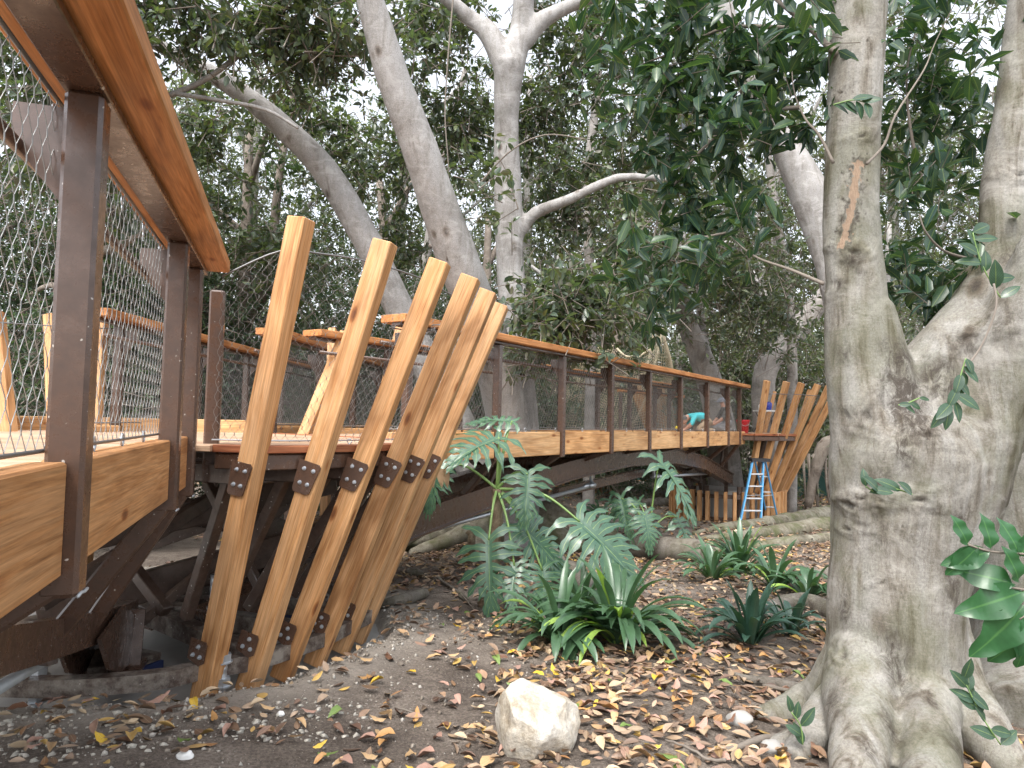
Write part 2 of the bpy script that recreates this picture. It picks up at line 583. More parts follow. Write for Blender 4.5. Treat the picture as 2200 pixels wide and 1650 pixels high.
LIT_COL = {
    "yellow": leafm("dry_leaf_yellow", [(.62, .42, .05), (.58, .36, .04)], .5, 0, vein=(.6, .5, .2)),
    "tan": leafm("dry_leaf_tan", [(.50, .34, .18), (.44, .28, .14)], .55, 0, vein=(.5, .38, .22)),
    "brown": leafm("dry_leaf_brown", [(.16, .075, .04), (.12, .06, .035)], .5, 0, vein=(.26, .15, .09)),
    "pinkish": leafm("dry_leaf_pink", [(.42, .25, .19), (.36, .22, .17)], .55, 0, vein=(.45, .3, .22)),
    "orange": leafm("dry_leaf_orange", [(.48, .27, .10), (.42, .22, .08)], .5, 0, vein=(.5, .3, .12)),
    "green": leafm("dry_leaf_green", [(.16, .24, .06), (.13, .20, .05)], .45, 0, vein=(.3, .36, .14)),
}
STEMG = plain("green_petiole", (.16, .26, .075), .45, 0, .2, 6)
TWIG = plain("twig_bark", (.16, .135, .11), .85, 0, .35, 12)
TWIG_P = plain("pale_twig", (.17, .145, .12), .85, 0, .3, 12)
DEAD = plain("withered_leaf", (.36, .24, .14), .8)


def soil_mat():
    m = N("soil")
    c = m.coord()
    n1 = m.noise(c, 1.3, 6, .65)
    base = m.ramp(n1, [(.3, (.070, .056, .046)), (.5, (.155, .128, .106)), (.68, (.28, .24, .20))])
    n2 = m.noise(c, 60, 5, .75)
    base = m.mix(base, m.ramp(n2, [(.32, .45), (.5, 1.), (.68, 1.7)]), .85, 'MULTIPLY')
    grit = m.ramp(m.noise(c, 190, 2, .5), [(.68, 0.), (.74, 1.)])
    base = m.mix(base, (.44, .40, .34), grit)
    # sand colour where the bank was dug, near the slab
    sx = m.n("ShaderNodeVertexColor"); sx.layer_name = "sand"
    base = m.mix(base, m.mix((.46, .42, .36), (.30, .265, .225), n2), sx.outputs[0])
    m.set(base, .92)
    b = m.bump(n2, .9, .02)
    b2 = m.n("ShaderNodeBump"); b2.inputs["Strength"].default_value = .7; b2.inputs["Distance"].default_value = .05
    m.l(m.noise(c, 9, 4, .6), b2.inputs["Height"]); m.l(b, b2.inputs["Normal"]); m.l(b2.outputs[0], m.b.inputs["Normal"])
    m.b.inputs["Specular IOR Level"].default_value = .2
    return m.m


SOIL = soil_mat()


def rock_mat():
    m = N("pale_rock")
    c = m.coord()
    n1 = m.noise(c, 5, 6, .7, .3)
    base = m.ramp(n1, [(.3, (.22, .17, .11)), (.45, (.44, .39, .31)), (.6, (.58, .545, .48))])
    n2 = m.noise(c, 45, 5, .7)
    base = m.mix(base, m.ramp(n2, [(.35, .6), (.6, 1.1)]), .7, 'MULTIPLY')
    m.set(base, .9)
    m.bump(n2, .7, .012)
    return m.m


ROCKM = rock_mat()

# ------------------------------------------------------------------ terrain
PIT = np.array([(-9, 3.72), (-3.0, 3.66), (-1.95, 3.80), (-1.42, 4.12), (-1.02, 4.95), (-.98, 5.8), (-1.5, 6.9), (-3, 7.7), (-9, 7.7)], dtype=float)


def sd_poly(X, Y, P):
    X = np.asarray(X, float); Y = np.asarray(Y, float)
    d = np.full(X.shape, 1e9); s = np.ones(X.shape)
    n = len(P)
    for i in range(n):
        a, b = P[i], P[i - 1]
        ex, ey = b[0] - a[0], b[1] - a[1]
        wx, wy = X - a[0], Y - a[1]
        t = np.clip((wx * ex + wy * ey) / (ex * ex + ey * ey), 0, 1)
        d = np.minimum(d, (wx - ex * t) ** 2 + (wy - ey * t) ** 2)
        c1, c2, c3 = Y >= a[1], Y < b[1], ex * wy > ey * wx
        s = np.where((c1 & c2 & c3) | (~c1 & ~c2 & ~c3), -s, s)
    return s * np.sqrt(d)


def ground(X, Y):
    X = np.asarray(X, float); Y = np.asarray(Y, float)
    Yc = np.clip(Y, -30, 19)
    h = -(1.40 + .053 * Yc)
    wob = (.030 * np.sin(1.9 * X + .7 * Y) * np.sin(1.3 * Y + .6) + .022 * np.sin(3.7 * X - 2.1 * Y + 1)
           + .012 * np.sin(8.3 * X + 5.1 * Y) * np.sin(7.1 * Y - 3 * X) + .05 * np.sin(.45 * X + 2) * np.sin(.38 * Y))
    h = h + wob
    d = sd_poly(X, Y, PIT)
    near = (X < 1) & (Y < 9)
    k = np.clip((.10 - d) / .26, 0, 1); k = k * k * (3 - 2 * k)
    rim = .05 * np.exp(-((d - .25) / .22) ** 2)
    h = np.where(near, h + rim, h)
    h = np.where(near, h * (1 - k) + (-1.98) * k, h)
    return h + CH


def build_ground():
    nx, ny = 420, 420
    u = np.linspace(-1, 1, nx); v = np.linspace(0, 1, ny)
    X = np.sinh(u * 4.3) / math.sinh(4.3) * 330
    Y = -14 + 17 * np.clip(v / .12, 0, 1) + np.where(v > .12, 5.5 * (np.exp((v - .12) / .88 * 4.15) - 1), 0)
    GX, GY = np.meshgrid(X, Y)
    Z = ground(GX, GY)
    lo = np.zeros_like(Z)
    co = np.stack([GX, GY, Z], -1).reshape(-1, 3)
    i = np.arange(nx - 1)[None, :] + np.arange(ny - 1)[:, None] * nx
    i = i.ravel()
    T = np.concatenate([np.stack([i, i + 1, i + nx + 1], 1), np.stack([i, i + nx + 1, i + nx], 1)])
    me = tri_mesh("ground", co, T, SOIL, smooth=True)
    d = sd_poly(GX, GY, PIT).ravel()
    sand = np.exp(-((d - .12) / .30) ** 2) * ((GX.ravel() < 1) & (GY.ravel() < 9)) * .9
    path = np.exp(-(((GX.ravel() - 2.5 - .1 * GY.ravel()) / 3.) ** 2)) * np.clip((GY.ravel() - 13) / 5, 0, 1) * .45
    sand = np.clip(sand + path, 0, 1)
    at_ = me.color_attributes.new("sand", 'FLOAT_COLOR', 'POINT')
    at_.data.foreach_set("color", np.repeat(sand[:, None], 4, 1).astype(np.float32).ravel())
    o = bpy.data.objects.new("ground", me)
    put(o)
    tag(o, kind="structure")


build_ground()


def gz(x, y): return float(ground(np.array([x]), np.array([y]))[0])


def G(px, py, z_, dz=0.):
    """ground point seen at the pixel, searched near distance z_"""
    best = None
    for k in range(61):
        zz = z_ * (.72 + .56 * k / 60)
        p = at(px, py, zz)
        e = abs(p.z - gz(p.x, p.y))
        if best is None or e < best[0]: best = (e, p)
    p = best[1]
    return Vector((p.x, p.y, gz(p.x, p.y) + dz))


mb = MB()
slab_pts = [(-8.5, 3.45), (-2.9, 3.40), (-1.80, 3.55), (-1.22, 3.98), (-.86, 4.9), (-.80, 5.85), (-1.35, 7.0), (-3, 7.9), (-8.5, 7.9)]
mb.prism([V(x, y, -1.98) for x, y in slab_pts], (0, 0, .19))
tag(mb.build("concrete_slab", CONC), kind="structure")


# ------------------------------------------------------------------ bridges
def unit(v): return Vector(v).normalized()


def eyebolt(parent, p, d_along, s=.022):
    mb = MB()
    pts = []
    up = Vector((0, 0, 1))
    for k in range(11):
        a = 2 * math.pi * k / 10
        pts.append(p + d_along * math.cos(a) * s + up * (math.sin(a) * s + s))
    mb.tube(pts, s * .22, 6)
    mb.tube([p - up * .02, p + up * .004], s * .3, 6)
    return mb.build("eyebolt", GALV, parent, True)


def woven(name, parent, bot, top, pitch=.03, half=.045, r=.0016, segs=2, sag=None):
    """cable net between two 3-D polylines: neighbouring wires touch and part in turn"""
    def walker(pl):
        pl = [Vector(p) for p in pl]
        L = [0]
        for a, b in zip(pl, pl[1:]): L.append(L[-1] + (b - a).length)

        def f(t):
            s = t * L[-1]
            for i in range(len(pl) - 1):
                if s <= L[i + 1] + 1e-9:
                    k = (s - L[i]) / max(L[i + 1] - L[i], 1e-9)
                    return pl[i].lerp(pl[i + 1], k)
            return pl[-1]
        return f, L[-1]
    fb, Lb = walker(bot)
    ft, Lt = walker(top)
    n = max(2, int(Lb / pitch))
    Vv, Tt = [], []
    base = 0
    for i in range(n + 1):
        H = (ft(i / n) - fb(i / n)).length
        m = max(2, int(H / half))
        ts, off = [], []
        for k in range(m + 1):
            sgn = 1 if (i + k) % 2 else -1
            if segs == 2:
                ts += [max(0, (k - .17) / m), min(1, (k + .17) / m)]; off += [sgn, sgn]
            else:
                ts.append(k / m); off.append(sgn)
        pts = []
        for t, o_ in zip(ts, off):
            u = min(1, max(0, (i + o_ * .46) / n))
            pts.append(fb(u).lerp(ft(u), t))
        pts = np.array(pts)
        q = len(pts)
        d = fb(min(1, i / n + .02)) - fb(max(0, i / n - .02))
        d = np.array(d.normalized()); nn = np.array([-d[1], d[0], 0])
        for a in range(3):
            th = 2 * math.pi * a / 3
            Vv.append(pts + (d * math.cos(th) + nn * math.sin(th)) * r)
        j = np.arange(q - 1)
        for a in range(3):
            A, B = base + a * q + j, base + ((a + 1) % 3) * q + j
            Tt.append(np.stack([A, B, B + 1], 1)); Tt.append(np.stack([A, B + 1, A + 1], 1))
        base += 3 * q
    me = tri_mesh(name, np.concatenate(Vv), np.concatenate(Tt), WIRE)
    o = bpy.data.objects.new(name, me)
    put(o, None, parent)
    return o


def bridge_side(root, P0, u, inn, ts, L0, L1, drop, arch, post_w=.080, fascia_h=.29, near=False, mesh_seg=2, brace_off=.45, detail=True, rail_end=(0, 0)):
    """one side of a footbridge.  P0 plan start, u along, inn = inward unit, ts = post stations"""
    up = Vector((0, 0, 1))

    def P(t, h, s=0.):
        q = P0 + u * t + inn * s
        return Vector((q.x, q.y, h + CH - drop * t))
    top_h = .83
    # cap of cedar on a steel channel
    a, b = L0 + rail_end[0], L1 + rail_end[1]
    bar("handrail_cap", P(a, .905, -.022 if near else .02), P(b, .905, -.022 if near else .02), .30, .072, W_CAP, root, bev=.006)
    bar("rail_channel", P(a + .02, .853, .0), P(b - .02, .853, .0), .105, .030, STEEL, root, bev=.004)
    # fascia boards between posts
    edges = [L0] + list(ts) + [L1]
    for i in range(len(edges) - 1):
        t0 = edges[i] + (post_w / 2 + .004 if i > 0 else 0)
        t1 = edges[i + 1] - (post_w / 2 + .004 if i < len(edges) - 2 else 0)
        if t1 - t0 < .05: continue
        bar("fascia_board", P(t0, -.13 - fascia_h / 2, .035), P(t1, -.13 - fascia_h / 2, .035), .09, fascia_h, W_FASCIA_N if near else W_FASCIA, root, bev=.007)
    for t in ts:
        hb = -.13 - fascia_h - (.055 if near else .03)
        p = bar("post", P(t, hb), P(t, .838), .092 if near else .084, post_w, STEEL, root, up=u, bev=.011)
        # knee strut to the arch
        ha = arch(t)
        q0, q1 = P(t, hb + .055, .0), Vector((*(P0 + u * t + inn * brace_off).xy, ha + CH))
        bar("knee_strut", q0, q1, .088 if near else .076, .088 if near else .080, STEEL, root, up=u, bev=.010)
        if near:
            mbw = MB()
            a_, b_ = P(t, hb + .004, -.047) - u * .046, P(t, hb + .004, -.047) + u * .046
            mbw.tube([a_, a_.lerp(b_, .35) + Vector((0, 0, .003)), a_.lerp(b_, .7) - Vector((0, 0, .002)), b_], .0045, 6)
            mbw.build("weld_bead", GALV_DULL, p, True)
        # bracket plate and round grab rail inside
        mbg = MB()
        mbg.prism([P(t, .80, .047) - u * .004, P(t, .80, .17) - u * .004, P(t, .70, .17) - u * .004, P(t, .54, .047) - u * .004], u * .008)
        mbg.build("gusset", STEEL, p)
    mbt = MB()
    mbt.tube([P(L0, .69, .16), P(L1, .69, .16)], .019, 10)
    mbt.build("grab_rail", STEEL, root, True)
    # net with its rods
    e0, e1 = L0 + .02, L1 - .02
    nb = max(2, int((e1 - e0) / .5))
    bot = [P(e0 + (e1 - e0) * i / nb, -.105, .06) for i in range(nb + 1)]
    topl = [P(e0 + (e1 - e0) * i / nb, .825, .075) for i in range(nb + 1)]
    w = woven("wire_net", root, bot, topl, pitch=.034 if near else .03, half=.056 if near else .045, segs=mesh_seg, r=.0014)
    for pl, nm in ((bot, "net_rod"), (topl, "net_rod")):
        mbr = MB(); mbr.tube(pl, .006, 6)
        mbr.build(nm, RODM, root, True)
    if detail:
        st = .42 if near else .73
        t = e0 + .15
        while t < e1:
            eyebolt(root, P(t, -.128, .06), u)
            if near: eyebolt(root, P(t, .80, .10), u, .018)
            t += st


def deck(root, P0, u, inn, L, W, h, drop=0., pw=.14, mat=None):
    n = int(L / (pw + .008))
    for i in range(n):
        t = (i + .5) * L / n
        a = P0 + u * t + inn * .06
        b = P0 + u * t + inn * (W - .06)
        bar("deck_plank", Vector((a.x, a.y, h - .02 + CH - drop * t)), Vector((b.x, b.y, h - .02 + CH - drop * t)), L / n - .008, .038, mat or W_DECK, root, bev=.003)


def interp(xs, ys):
    return lambda t: float(np.interp(t, xs, ys))


# --- near footbridge (left) ---
uN = unit((-.307, .952, 0)); inN = unit((-.952, -.307, 0))
P0N = Vector((-.560, 0, 0))
tN = lambda z: z / .953
archN = interp([0, 2.0, 2.66, 3.47, 4.2, 5.2], [-.60, -.73, -.83, -1.02, -1.18, -1.38])
LN0, LN1 = .15, tN(4.22)
near_bridge = thing("footbridge", V(-1.6, 3.4, -.5), "near footbridge with tall brown steel posts and wire net at the left edge", "footbridge", "footbridges of the boardwalk")
bridge_side(near_bridge, P0N, uN, inN, [tN(.55), tN(1.83), tN(3.42), tN(4.02)], LN0, LN1, 0.0, archN, near=True, post_w=.092)
P0Nr = P0N + inN * 1.75
bar("post", V(-1.93, 4.52, -.44), V(-1.93, 4.52, .80), .092, .092, STEEL, near_bridge, up=uN, bev=.011)
deck(near_bridge, P0N + uN * LN0, uN, inN, LN1 - LN0 + .05, 1.75, -.19)
bar("edge_board", (P0Nr + uN * .2) + Vector((0, 0, CH - .22)), (P0Nr + uN * 3.9) + Vector((0, 0, CH - .22)), .09, .29, W_FASCIA, near_bridge)
for s_ in (.45, 1.3):
    mb = MB()
    pts = []
    for i in range(15):
        t = .2 + i * 5.1 / 14
        q = P0N + uN * t + inN * s_
        pts.append(Vector((q.x, q.y, archN(t) + CH)))
    mb.sweep(pts, .11, .17)
    mb.build("arch_girder", STEEL, near_bridge)
for i in range(5):
    t = .9 + i * .9
    a = P0N + uN * t + inN * .10; b = P0N + uN * t + inN * 1.65
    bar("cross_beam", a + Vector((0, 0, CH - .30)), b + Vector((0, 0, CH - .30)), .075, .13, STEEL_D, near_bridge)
    if i < 4:
        a2 = P0N + uN * (t + .9) + inN * 1.3
        aa = P0N + uN * t + inN * .45
        bar("tie_brace", aa + Vector((0, 0, CH + archN(t) - .1)), a2 + Vector((0, 0, CH + archN(t + .9) - .1)), .05, .05, STEEL_D, near_bridge)
# flared foot of the girder
mb = MB()
ft = P0N + uN * 4.55 + inN * .45
for k in (-1, 1):
    mb.prism([ft + inN * k * .1 + uN * -.5 + Vector((0, 0, CH - 1.20)), ft + inN * k * .1 + uN * .10 + Vector((0, 0, CH - 1.17)),
              ft + inN * k * .1 + uN * .36 + Vector((0, 0, CH - 1.30)), ft + inN * k * .1 + uN * .36 + Vector((0, 0, CH - 1.60)), ft + inN * k * .1 + uN * .05 + Vector((0, 0, CH - 1.56)), ft + inN * k * .1 + uN * -.25 + Vector((0, 0, CH - 1.44))], inN * .02)
mb.prism([ft + inN * -.16 + uN * .30 + Vector((0, 0, CH - 1.62)), ft + inN * .16 + uN * .30 + Vector((0, 0, CH - 1.62)), ft + inN * .16 + uN * .40 + Vector((0, 0, CH - 1.28)), ft + inN * -.16 + uN * .40 + Vector((0, 0, CH - 1.28))], uN * .02)
mb.prism([ft + inN * -.18 + uN * -.1 + Vector((0, 0, CH - 1.63)), ft + inN * .18 + uN * -.1 + Vector((0, 0, CH - 1.63)), ft + inN * .18 + uN * .45 + Vector((0, 0, CH - 1.63)), ft + inN * -.18 + uN * .45 + Vector((0, 0, CH - 1.63))], (0, 0, .025))
mb.build("girder_foot", STEEL, near_bridge)
# tension pipe under it
mb = MB()
mb.tube([at(-40, 1500, 2.9), at(60, 1440, 3.3), at(165, 1378, 3.9), at(215, 1352, 4.3)], .028, 12)
mb.build("tension_rod", GALV_DULL, near_bridge, True)
mb = MB(); c_ = at(190, 1362, 4.1)
mb.box(c_, .16, .05, .10); mb.tube([c_ + Vector((0, -.05, 0)), c_ + Vector((0, .05, 0))], .03, 10)
mb.build("clevis", GALV, near_bridge)

# --- far footbridge ---
uF = unit((.55, .835, 0)); inF = unit((-.835, .55, 0))
P0F = Vector((-1.08, 6.3, 0))
DR = .001
archF = interp([-1.6, .67, 2.65, 4.24, 6.2, 8.4, 10., 12.3], [-1.62, -1.10, -.84, -.68, -.58, -.62, -.80, -1.32])
far_bridge = thing("footbridge", Vector((2.4, 11.2, CH - .5)), "long arched footbridge in the middle distance with cedar fascia and steel arch", "footbridge", "footbridges of the boardwalk")
stF = [.2, 1.67, 3.13, 4.58, 6.01, 7.48, 8.99, 10.4, 11.3]
bridge_side(far_bridge, P0F, uF, inF, stF, 0, 11.75, DR, lambda t: archF(t) + .1, mesh_seg=1)
P0Fr = P0F + inF * 1.65
bridge_side(far_bridge, P0Fr, uF, -inF, stF[1:], .45, 11.75, DR, lambda t: archF(t) + .1, mesh_seg=1, detail=False)
deck(far_bridge, P0F - uF * .1, uF, inF, 11.9, 1.65, -.19, DR)
for s_ in (.45, 1.2):
    mb = MB(); pts = []
    for i in range(40):
        t = -1.5 + i * 13.7 / 39
        q = P0F + uF * t + inF * s_
        pts.append(Vector((q.x, q.y, archF(t) + CH)))
    mb.sweep(pts, .12, .25)
    mb.sweep([p + Vector((0, 0, .13)) for p in pts], .19, .018)
    mb.sweep([p + Vector((0, 0, -.13)) for p in pts], .19, .018)
    mb.build("arch_girder", STEEL, far_bridge)
for i in range(12):
    t = .2 + i * 1.02
    a = P0F + uF * t + inF * .09; b = P0F + uF * t + inF * 1.56
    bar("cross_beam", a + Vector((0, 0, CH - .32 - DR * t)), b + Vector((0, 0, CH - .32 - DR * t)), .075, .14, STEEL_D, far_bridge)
for i in range(11):
    t = -.2 + i * 1.15
    a = P0F + uF * t + inF * .45; b = P0F + uF * (t + 1.1) + inF * 1.2
    bar("tie_brace", a + Vector((0, 0, CH + archF(t))), b + Vector((0, 0, CH + archF(t + 1.1))), .05, .05, STEEL_D, far_bridge)
    if archF(t) < -.85:
        a = P0F + uF * t + inF * .45
        bar("web_strut", a + Vector((0, 0, CH + archF(t))), a + uF * .35 + Vector((0, 0, CH - .4 - DR * t)), .05, .05, STEEL_D, far_bridge)


def cF(t, h, s=.82):
    q = P0F + uF * t + inF * s
    return Vector((q.x, q.y, h + CH))


def clevis(p, d, root):
    mb = MB()
    d = d.normalized(); sd = d.cross(Vector((0, 0, 1))).normalized()
    for k in (-1, 1):
        mb.tube([p + sd * k * .035, p + sd * k * .035 + d * .14], [.045, .03], 8)
    mb.tube([p - sd * .07, p + sd * .07], .028, 10)
    mb.tube([p + d * .10, p + d * .26], [.045, .03], 10)
    mb.build("clevis", GALV, root, True)


for a, b in (((1.0, -1.24), (5.04, -1.00)), ((7.9, -1.00), (11.6, -1.12))):
    mb = MB(); mb.tube([cF(*a, .6), cF(*b, .6)], .028, 12)
    mb.build("tension_rod", GALV, far_bridge, True)
clevis(cF(5.2, -.98, .6), cF(1, -1.2, .6) - cF(5, -1.05, .6), far_bridge)
clevis(cF(7.75, -.99, .6), cF(11, -1.2, .6) - cF(7, -1.11, .6), far_bridge)
clevis(cF(4.3, -.98, 1.0), cF(1, -1.2, .6) - cF(5, -1.05, .6), far_bridge)
for t, s_ in ((5.2, .6), (7.75, .6), (4.3, 1.0)):
    mb = MB(); mb.tube([cF(t, -.98, s_), cF(t - .15, archF(t) - .1, s_ - .05)], [.032, .022], 8)
    mb.build("hanger_rod", GALV, far_bridge, True)
bar("lower_beam", cF(4.6, -1.08, .9), cF(7.9, -.94, .9), .10, .15, STEEL, far_bridge)

# --- walkway leading straight back ---
back = thing("walkway", V(-3.2, 9.3, -.5), "narrow railed walkway running straight back between the hedge and the long footbridge", "walkway")
uB = unit((0.01, 1, 0)); inB = unit((1, -0.01, 0))
bridge_side(back, Vector((-3.85, 6.3, 0)), uB, inB, [.5, 2.2, 3.7, 5.2], 0, 6.6, .0, lambda t: -1.2, mesh_seg=1, detail=False, brace_off=.3)
uB2 = unit((.07, 1, 0)); inB2 = unit((-1, .07, 0))
bridge_side(back, Vector((-2.62, 7.5, 0)), uB2, inB2, [.15, 1.6, 3.1, 4.6], 0, 5.6, .0, lambda t: -1.2, mesh_seg=1, detail=False, brace_off=.3)
deck(back, Vector((-3.85, 6.4, 0)), uB, inB, 6.4, 1.15, -.19)
for x in (-3.6, -2.9):
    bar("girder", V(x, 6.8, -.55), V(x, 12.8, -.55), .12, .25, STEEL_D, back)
    for y in (8.5, 11.5):
        bar("pile", V(x, y, -1.9), V(x, y, -.6), .12, .12, STEEL_D, back)

# ------------------------------------------------------------------ timber platform
plat = thing("timber_platform", V(-2.9, 5.4, -1.79), "near round timber platform with six big slanted cedar posts fanning out at its edge", "platform", "round platforms of the boardwalk")
deckP = [(-1.82, 4.28), (-1.52, 4.20), (-1.22, 4.42), (-.99, 4.70), (-.82, 4.98), (-.72, 5.35), (-.70, 5.85), (-.88, 6.25), (-1.15, 6.42), (-2.45, 7.35), (-2.75, 7.55), (-3.9, 7.2), (-4.5, 7.0), (-5.1, 6.2), (-5.2, 5.2), (-4.6, 4.2), (-3.5, 3.65)]
NP = np.array(deckP)


def row_span(y):
    xs = []
    for i in range(len(NP)):
        a, b = NP[i], NP[i - 1]
        if (a[1] > y) != (b[1] > y):
            xs.append(a[0] + (y - a[1]) * (b[0] - a[0]) / (b[1] - a[1]))
    return (min(xs), max(xs)) if len(xs) >= 2 else None


y = 3.75
while y < 7.5:
    s0, s1 = row_span(y - .06), row_span(y + .06)
    if s0 and s1:
        a, b = max(s0[0], s1[0]) + .03, min(s0[1], s1[1]) - .05
        if y < 4.45: b = min(b, -1.88 + (y - 4.28) * 2.0 if y > 4.28 else (-2.0))
        if b - a > .2:
            bar("deck_plank", V(a, y, -.21), V(b, y, -.21), .132, .038, W_DECK, plat, bev=.003)
    y += .14
# redwood edge boards and the rim channel below
rim = [Vector((x, y_, 0)) for x, y_ in deckP[:10]]
for a, b in zip(rim, rim[1:]):
    d = (b - a).normalized(); o_ = Vector((-d.y, d.x, 0)) * .06
    k_ = max(1, int((b - a).length / .19))
    for j in range(k_):
        bar("edge_board", a.lerp(b, j / k_) + o_ + Vector((0, 0, CH - .209 + random.uniform(-.002, .002))), a.lerp(b, (j + 1) / k_) + o_ - d * .005 + Vector((0, 0, CH - .209)), .13, .046, W_RED, plat, bev=.004)
    bar("rim_beam", a + o_ * .9 + Vector((0, 0, CH - .288)), b + o_ * .9 + Vector((0, 0, CH - .288)), .07, .095, STEEL, plat, bev=.006)
# pieces of the deck filled behind the skirt boards
TOPS = [(648, 470, 4.20, 1510, 437, 4.25), (828, 520, 4.36, 1485, 532, 4.43), (946, 562, 4.62, 1455, 605, 4.67),
        (1012, 596, 4.92, 1425, 675, 4.93), (1050, 627, 5.34, 1398, 730, 5.23), (1076, 656, 5.80, 1376, 765, 5.50)]
DIFF = [48, 62, 70, 74, 77, 80]
ringp = []
tim_axes = []
for i, (tx, ty, tz, by, bx, bz) in enumerate(TOPS):
    top, bot = at(tx, ty, tz), at(bx, by, bz)
    ax = (top - bot).normalized()
    mid = bot.lerp(top, .5)
    cam_dir = math.atan2(-mid.y, -mid.x)
    outw = cam_dir + R(DIFF[i])
    o_ = Vector((math.cos(outw), math.sin(outw), 0))
    o_ = (o_ - ax * o_.dot(ax)).normalized()
    sd = o_.cross(ax).normalized()          # across
    if sd.dot(-mid) < 0: sd = -sd           # the broad face that looks at the camera
    t = bar("slanted_post", bot, top, .112, .132, W_CEDAR, plat, up=o_, bev=.006)
    tim_axes.append((bot, top, ax, o_, sd))
    # upper bracket
    frac = (-.38 - (bot.z - CH)) / (top.z - bot.z)
    for which, f in (("up", frac), ("low", .30 / 2.95)):
        c = bot.lerp(top, f) + sd * (.112 / 2 + .006)
        mbp = MB()
        up_ = ax
        if which == "up":
            poly = [(-.078, .092), (.060, .092), (.075, .075), (.047, -.095), (.030, -.108), (-.060, -.108), (-.072, -.09)]
            bolts = [(-.03, .045), (.035, .045), (-.032, -.045), (.022, -.045)]
            c = c - o_ * .01
        else:
            poly = [(-.115, .07), (.0, .07), (.012, .05), (.012, -.05), (-.02, -.075), (-.115, -.05)]
            bolts = [(-.045, .035), (-.075, -.02), (-.02, -.02)]
            c = c - o_ * .01
        mbp.prism([c + o_ * x + up_ * z_ for x, z_ in poly], sd * .009)
        pl = mbp.build("bracket_plate", STEEL, t)
        for x, z_ in bolts:
            q = c + o_ * x + up_ * z_ + sd * .009
            mbb = MB()
            mbb.tube([q, q + sd * .003], .0135, 12)
            mbb.tube([q + sd * .003, q + sd * .012], .0100, 6)
            mbb.tube([q + sd * .012, q + sd * .018], .0055, 8)
            mbb.build("bolt", GALV, t)
    # strut from the rim back to the hub
    cc = bot.lerp(top, frac)
    hub = V(-3.0, 5.5, -.42)
    bar("radial_beam", cc - o_ * .09, cc.lerp(hub, .8), .06, .12, STEEL_D, plat)
    q = bot.lerp(top, .16)
    ringp.append(q - o_ * .10)
    bar("inner_strut", q.lerp(V(-3., 5.5, -1.5), .28), cc.lerp(hub, .12), .07, .07, STEEL_D, plat)
# lower ring
zR = CH - 1.53
rp = [at(-60, 1508, 3.95), at(100, 1502, 3.93), at(250, 1486, 4.0), at(360, 1464, 4.10)]
rp = [Vector((p.x, p.y, zR + .01)) for p in rp]
for p in ringp: rp.append(Vector((p.x, p.y, zR)))
rp += [V(-1.35, 6.0, -1.53), V(-1.9, 6.7, -1.53), V(-2.9, 7.0, -1.53)]
rp, _ = catmull(rp, [1] * len(rp), 4)
mb = MB(); mb.sweep(rp, .085, .095)
mb.build("base_ring", STEEL_DUST, plat)
# spokes, pads, boxes below
for i, (x, y_) in enumerate([(-1.75, 4.7), (-1.55, 5.2), (-1.5, 5.9), (-2.4, 4.2), (-3.2, 4.1), (-2.1, 6.7), (-3.9, 4.3)]):
    bar("base_spoke", V(x, y_, -1.57), V(-3.0, 5.6, -1.52), .12, .13, STEEL_DUST, plat)
for x, y_, rot in ((-2.55, 4.82, .4), (-2.15, 5.7, .9), (-1.75, 6.25, .6), (-3.5, 5.0, .2), (-1.9, 5.15, .7), (-3.9, 4.4, .1)):
    M_ = Matrix.Rotation(-rot, 3, 'Z')
    mb = MB(); mb.box(V(x, y_, -1.735), .34, .26, .09, M_); mb.build("bearing_pad", PAD, plat)
    mb = MB(); mb.box(V(x, y_, -1.67), .30, .24, .035, M_); mb.box(V(x, y_, -1.64), .36, .2, .025, M_); mb.build("base_plate", STEEL_DUST, plat)
for x, y_, top_ in ((-2.62, 4.0, -1.25), (-1.70, 4.28, -1.20), (-2.2, 5.3, -1.2), (-1.55, 5.6, -1.3)):
    mb = MB()
    k = 24
    mb.tube([V(x, y_, -1.85 + (top_ + 1.85) * i / k) for i in range(k + 1)], [.024 if i % 2 else .0275 for i in range(k + 1)], 10)
    mb.build("anchor_rod", GALV, plat)
    for h in (-1.46, -1.60, -1.74):
        mb = MB(); mb.tube([V(x, y_, h - .022), V(x, y_, h + .022)], .047, 6); mb.tube([V(x, y_, h - .03), V(x, y_, h - .022)], .055, 12)
        mb.build("nut", GALV, plat)
# the arch ends and bracing crossing under the platform
for (a, b, w_, h_) in (((-2.9, 5.2, -.62), (-1.2, 7.0, -1.35), .1, .2), ((-3.3, 4.6, -.95), (-1.5, 6.0, -.55), .1, .2), ((-3.3, 5.0, -1.45), (-1.4, 5.9, -.95), .1, .22),
                       ((-2.6, 4.9, -1.5), (-1.7, 5.9, -.6), .07, .07), ((-2.2, 5.1, -.5), (-1.6, 4.9, -1.4), .06, .06), ((-3.5, 5.5, -.5), (-2.4, 5.0, -1.4), .08, .08),
                       ((-2.9, 4.4, -1.2), (-2.1, 5.6, -.5), .08, .1), ((-3.4, 6.3, -1.2), (-1.5, 6.6, -.5), .1, .2), ((-4.4, 5.0, -.4), (-1.2, 5.2, -.4), .08, .14), ((-4.2, 6.2, -.4), (-1.0, 6.0, -.4), .08, .14), ((-3.0, 4.1, -.4), (-2.9, 7.2, -.4), .1, .16)):
    bar("under_beam", V(*a), V(*b), w_, h_, STEEL_D, plat)
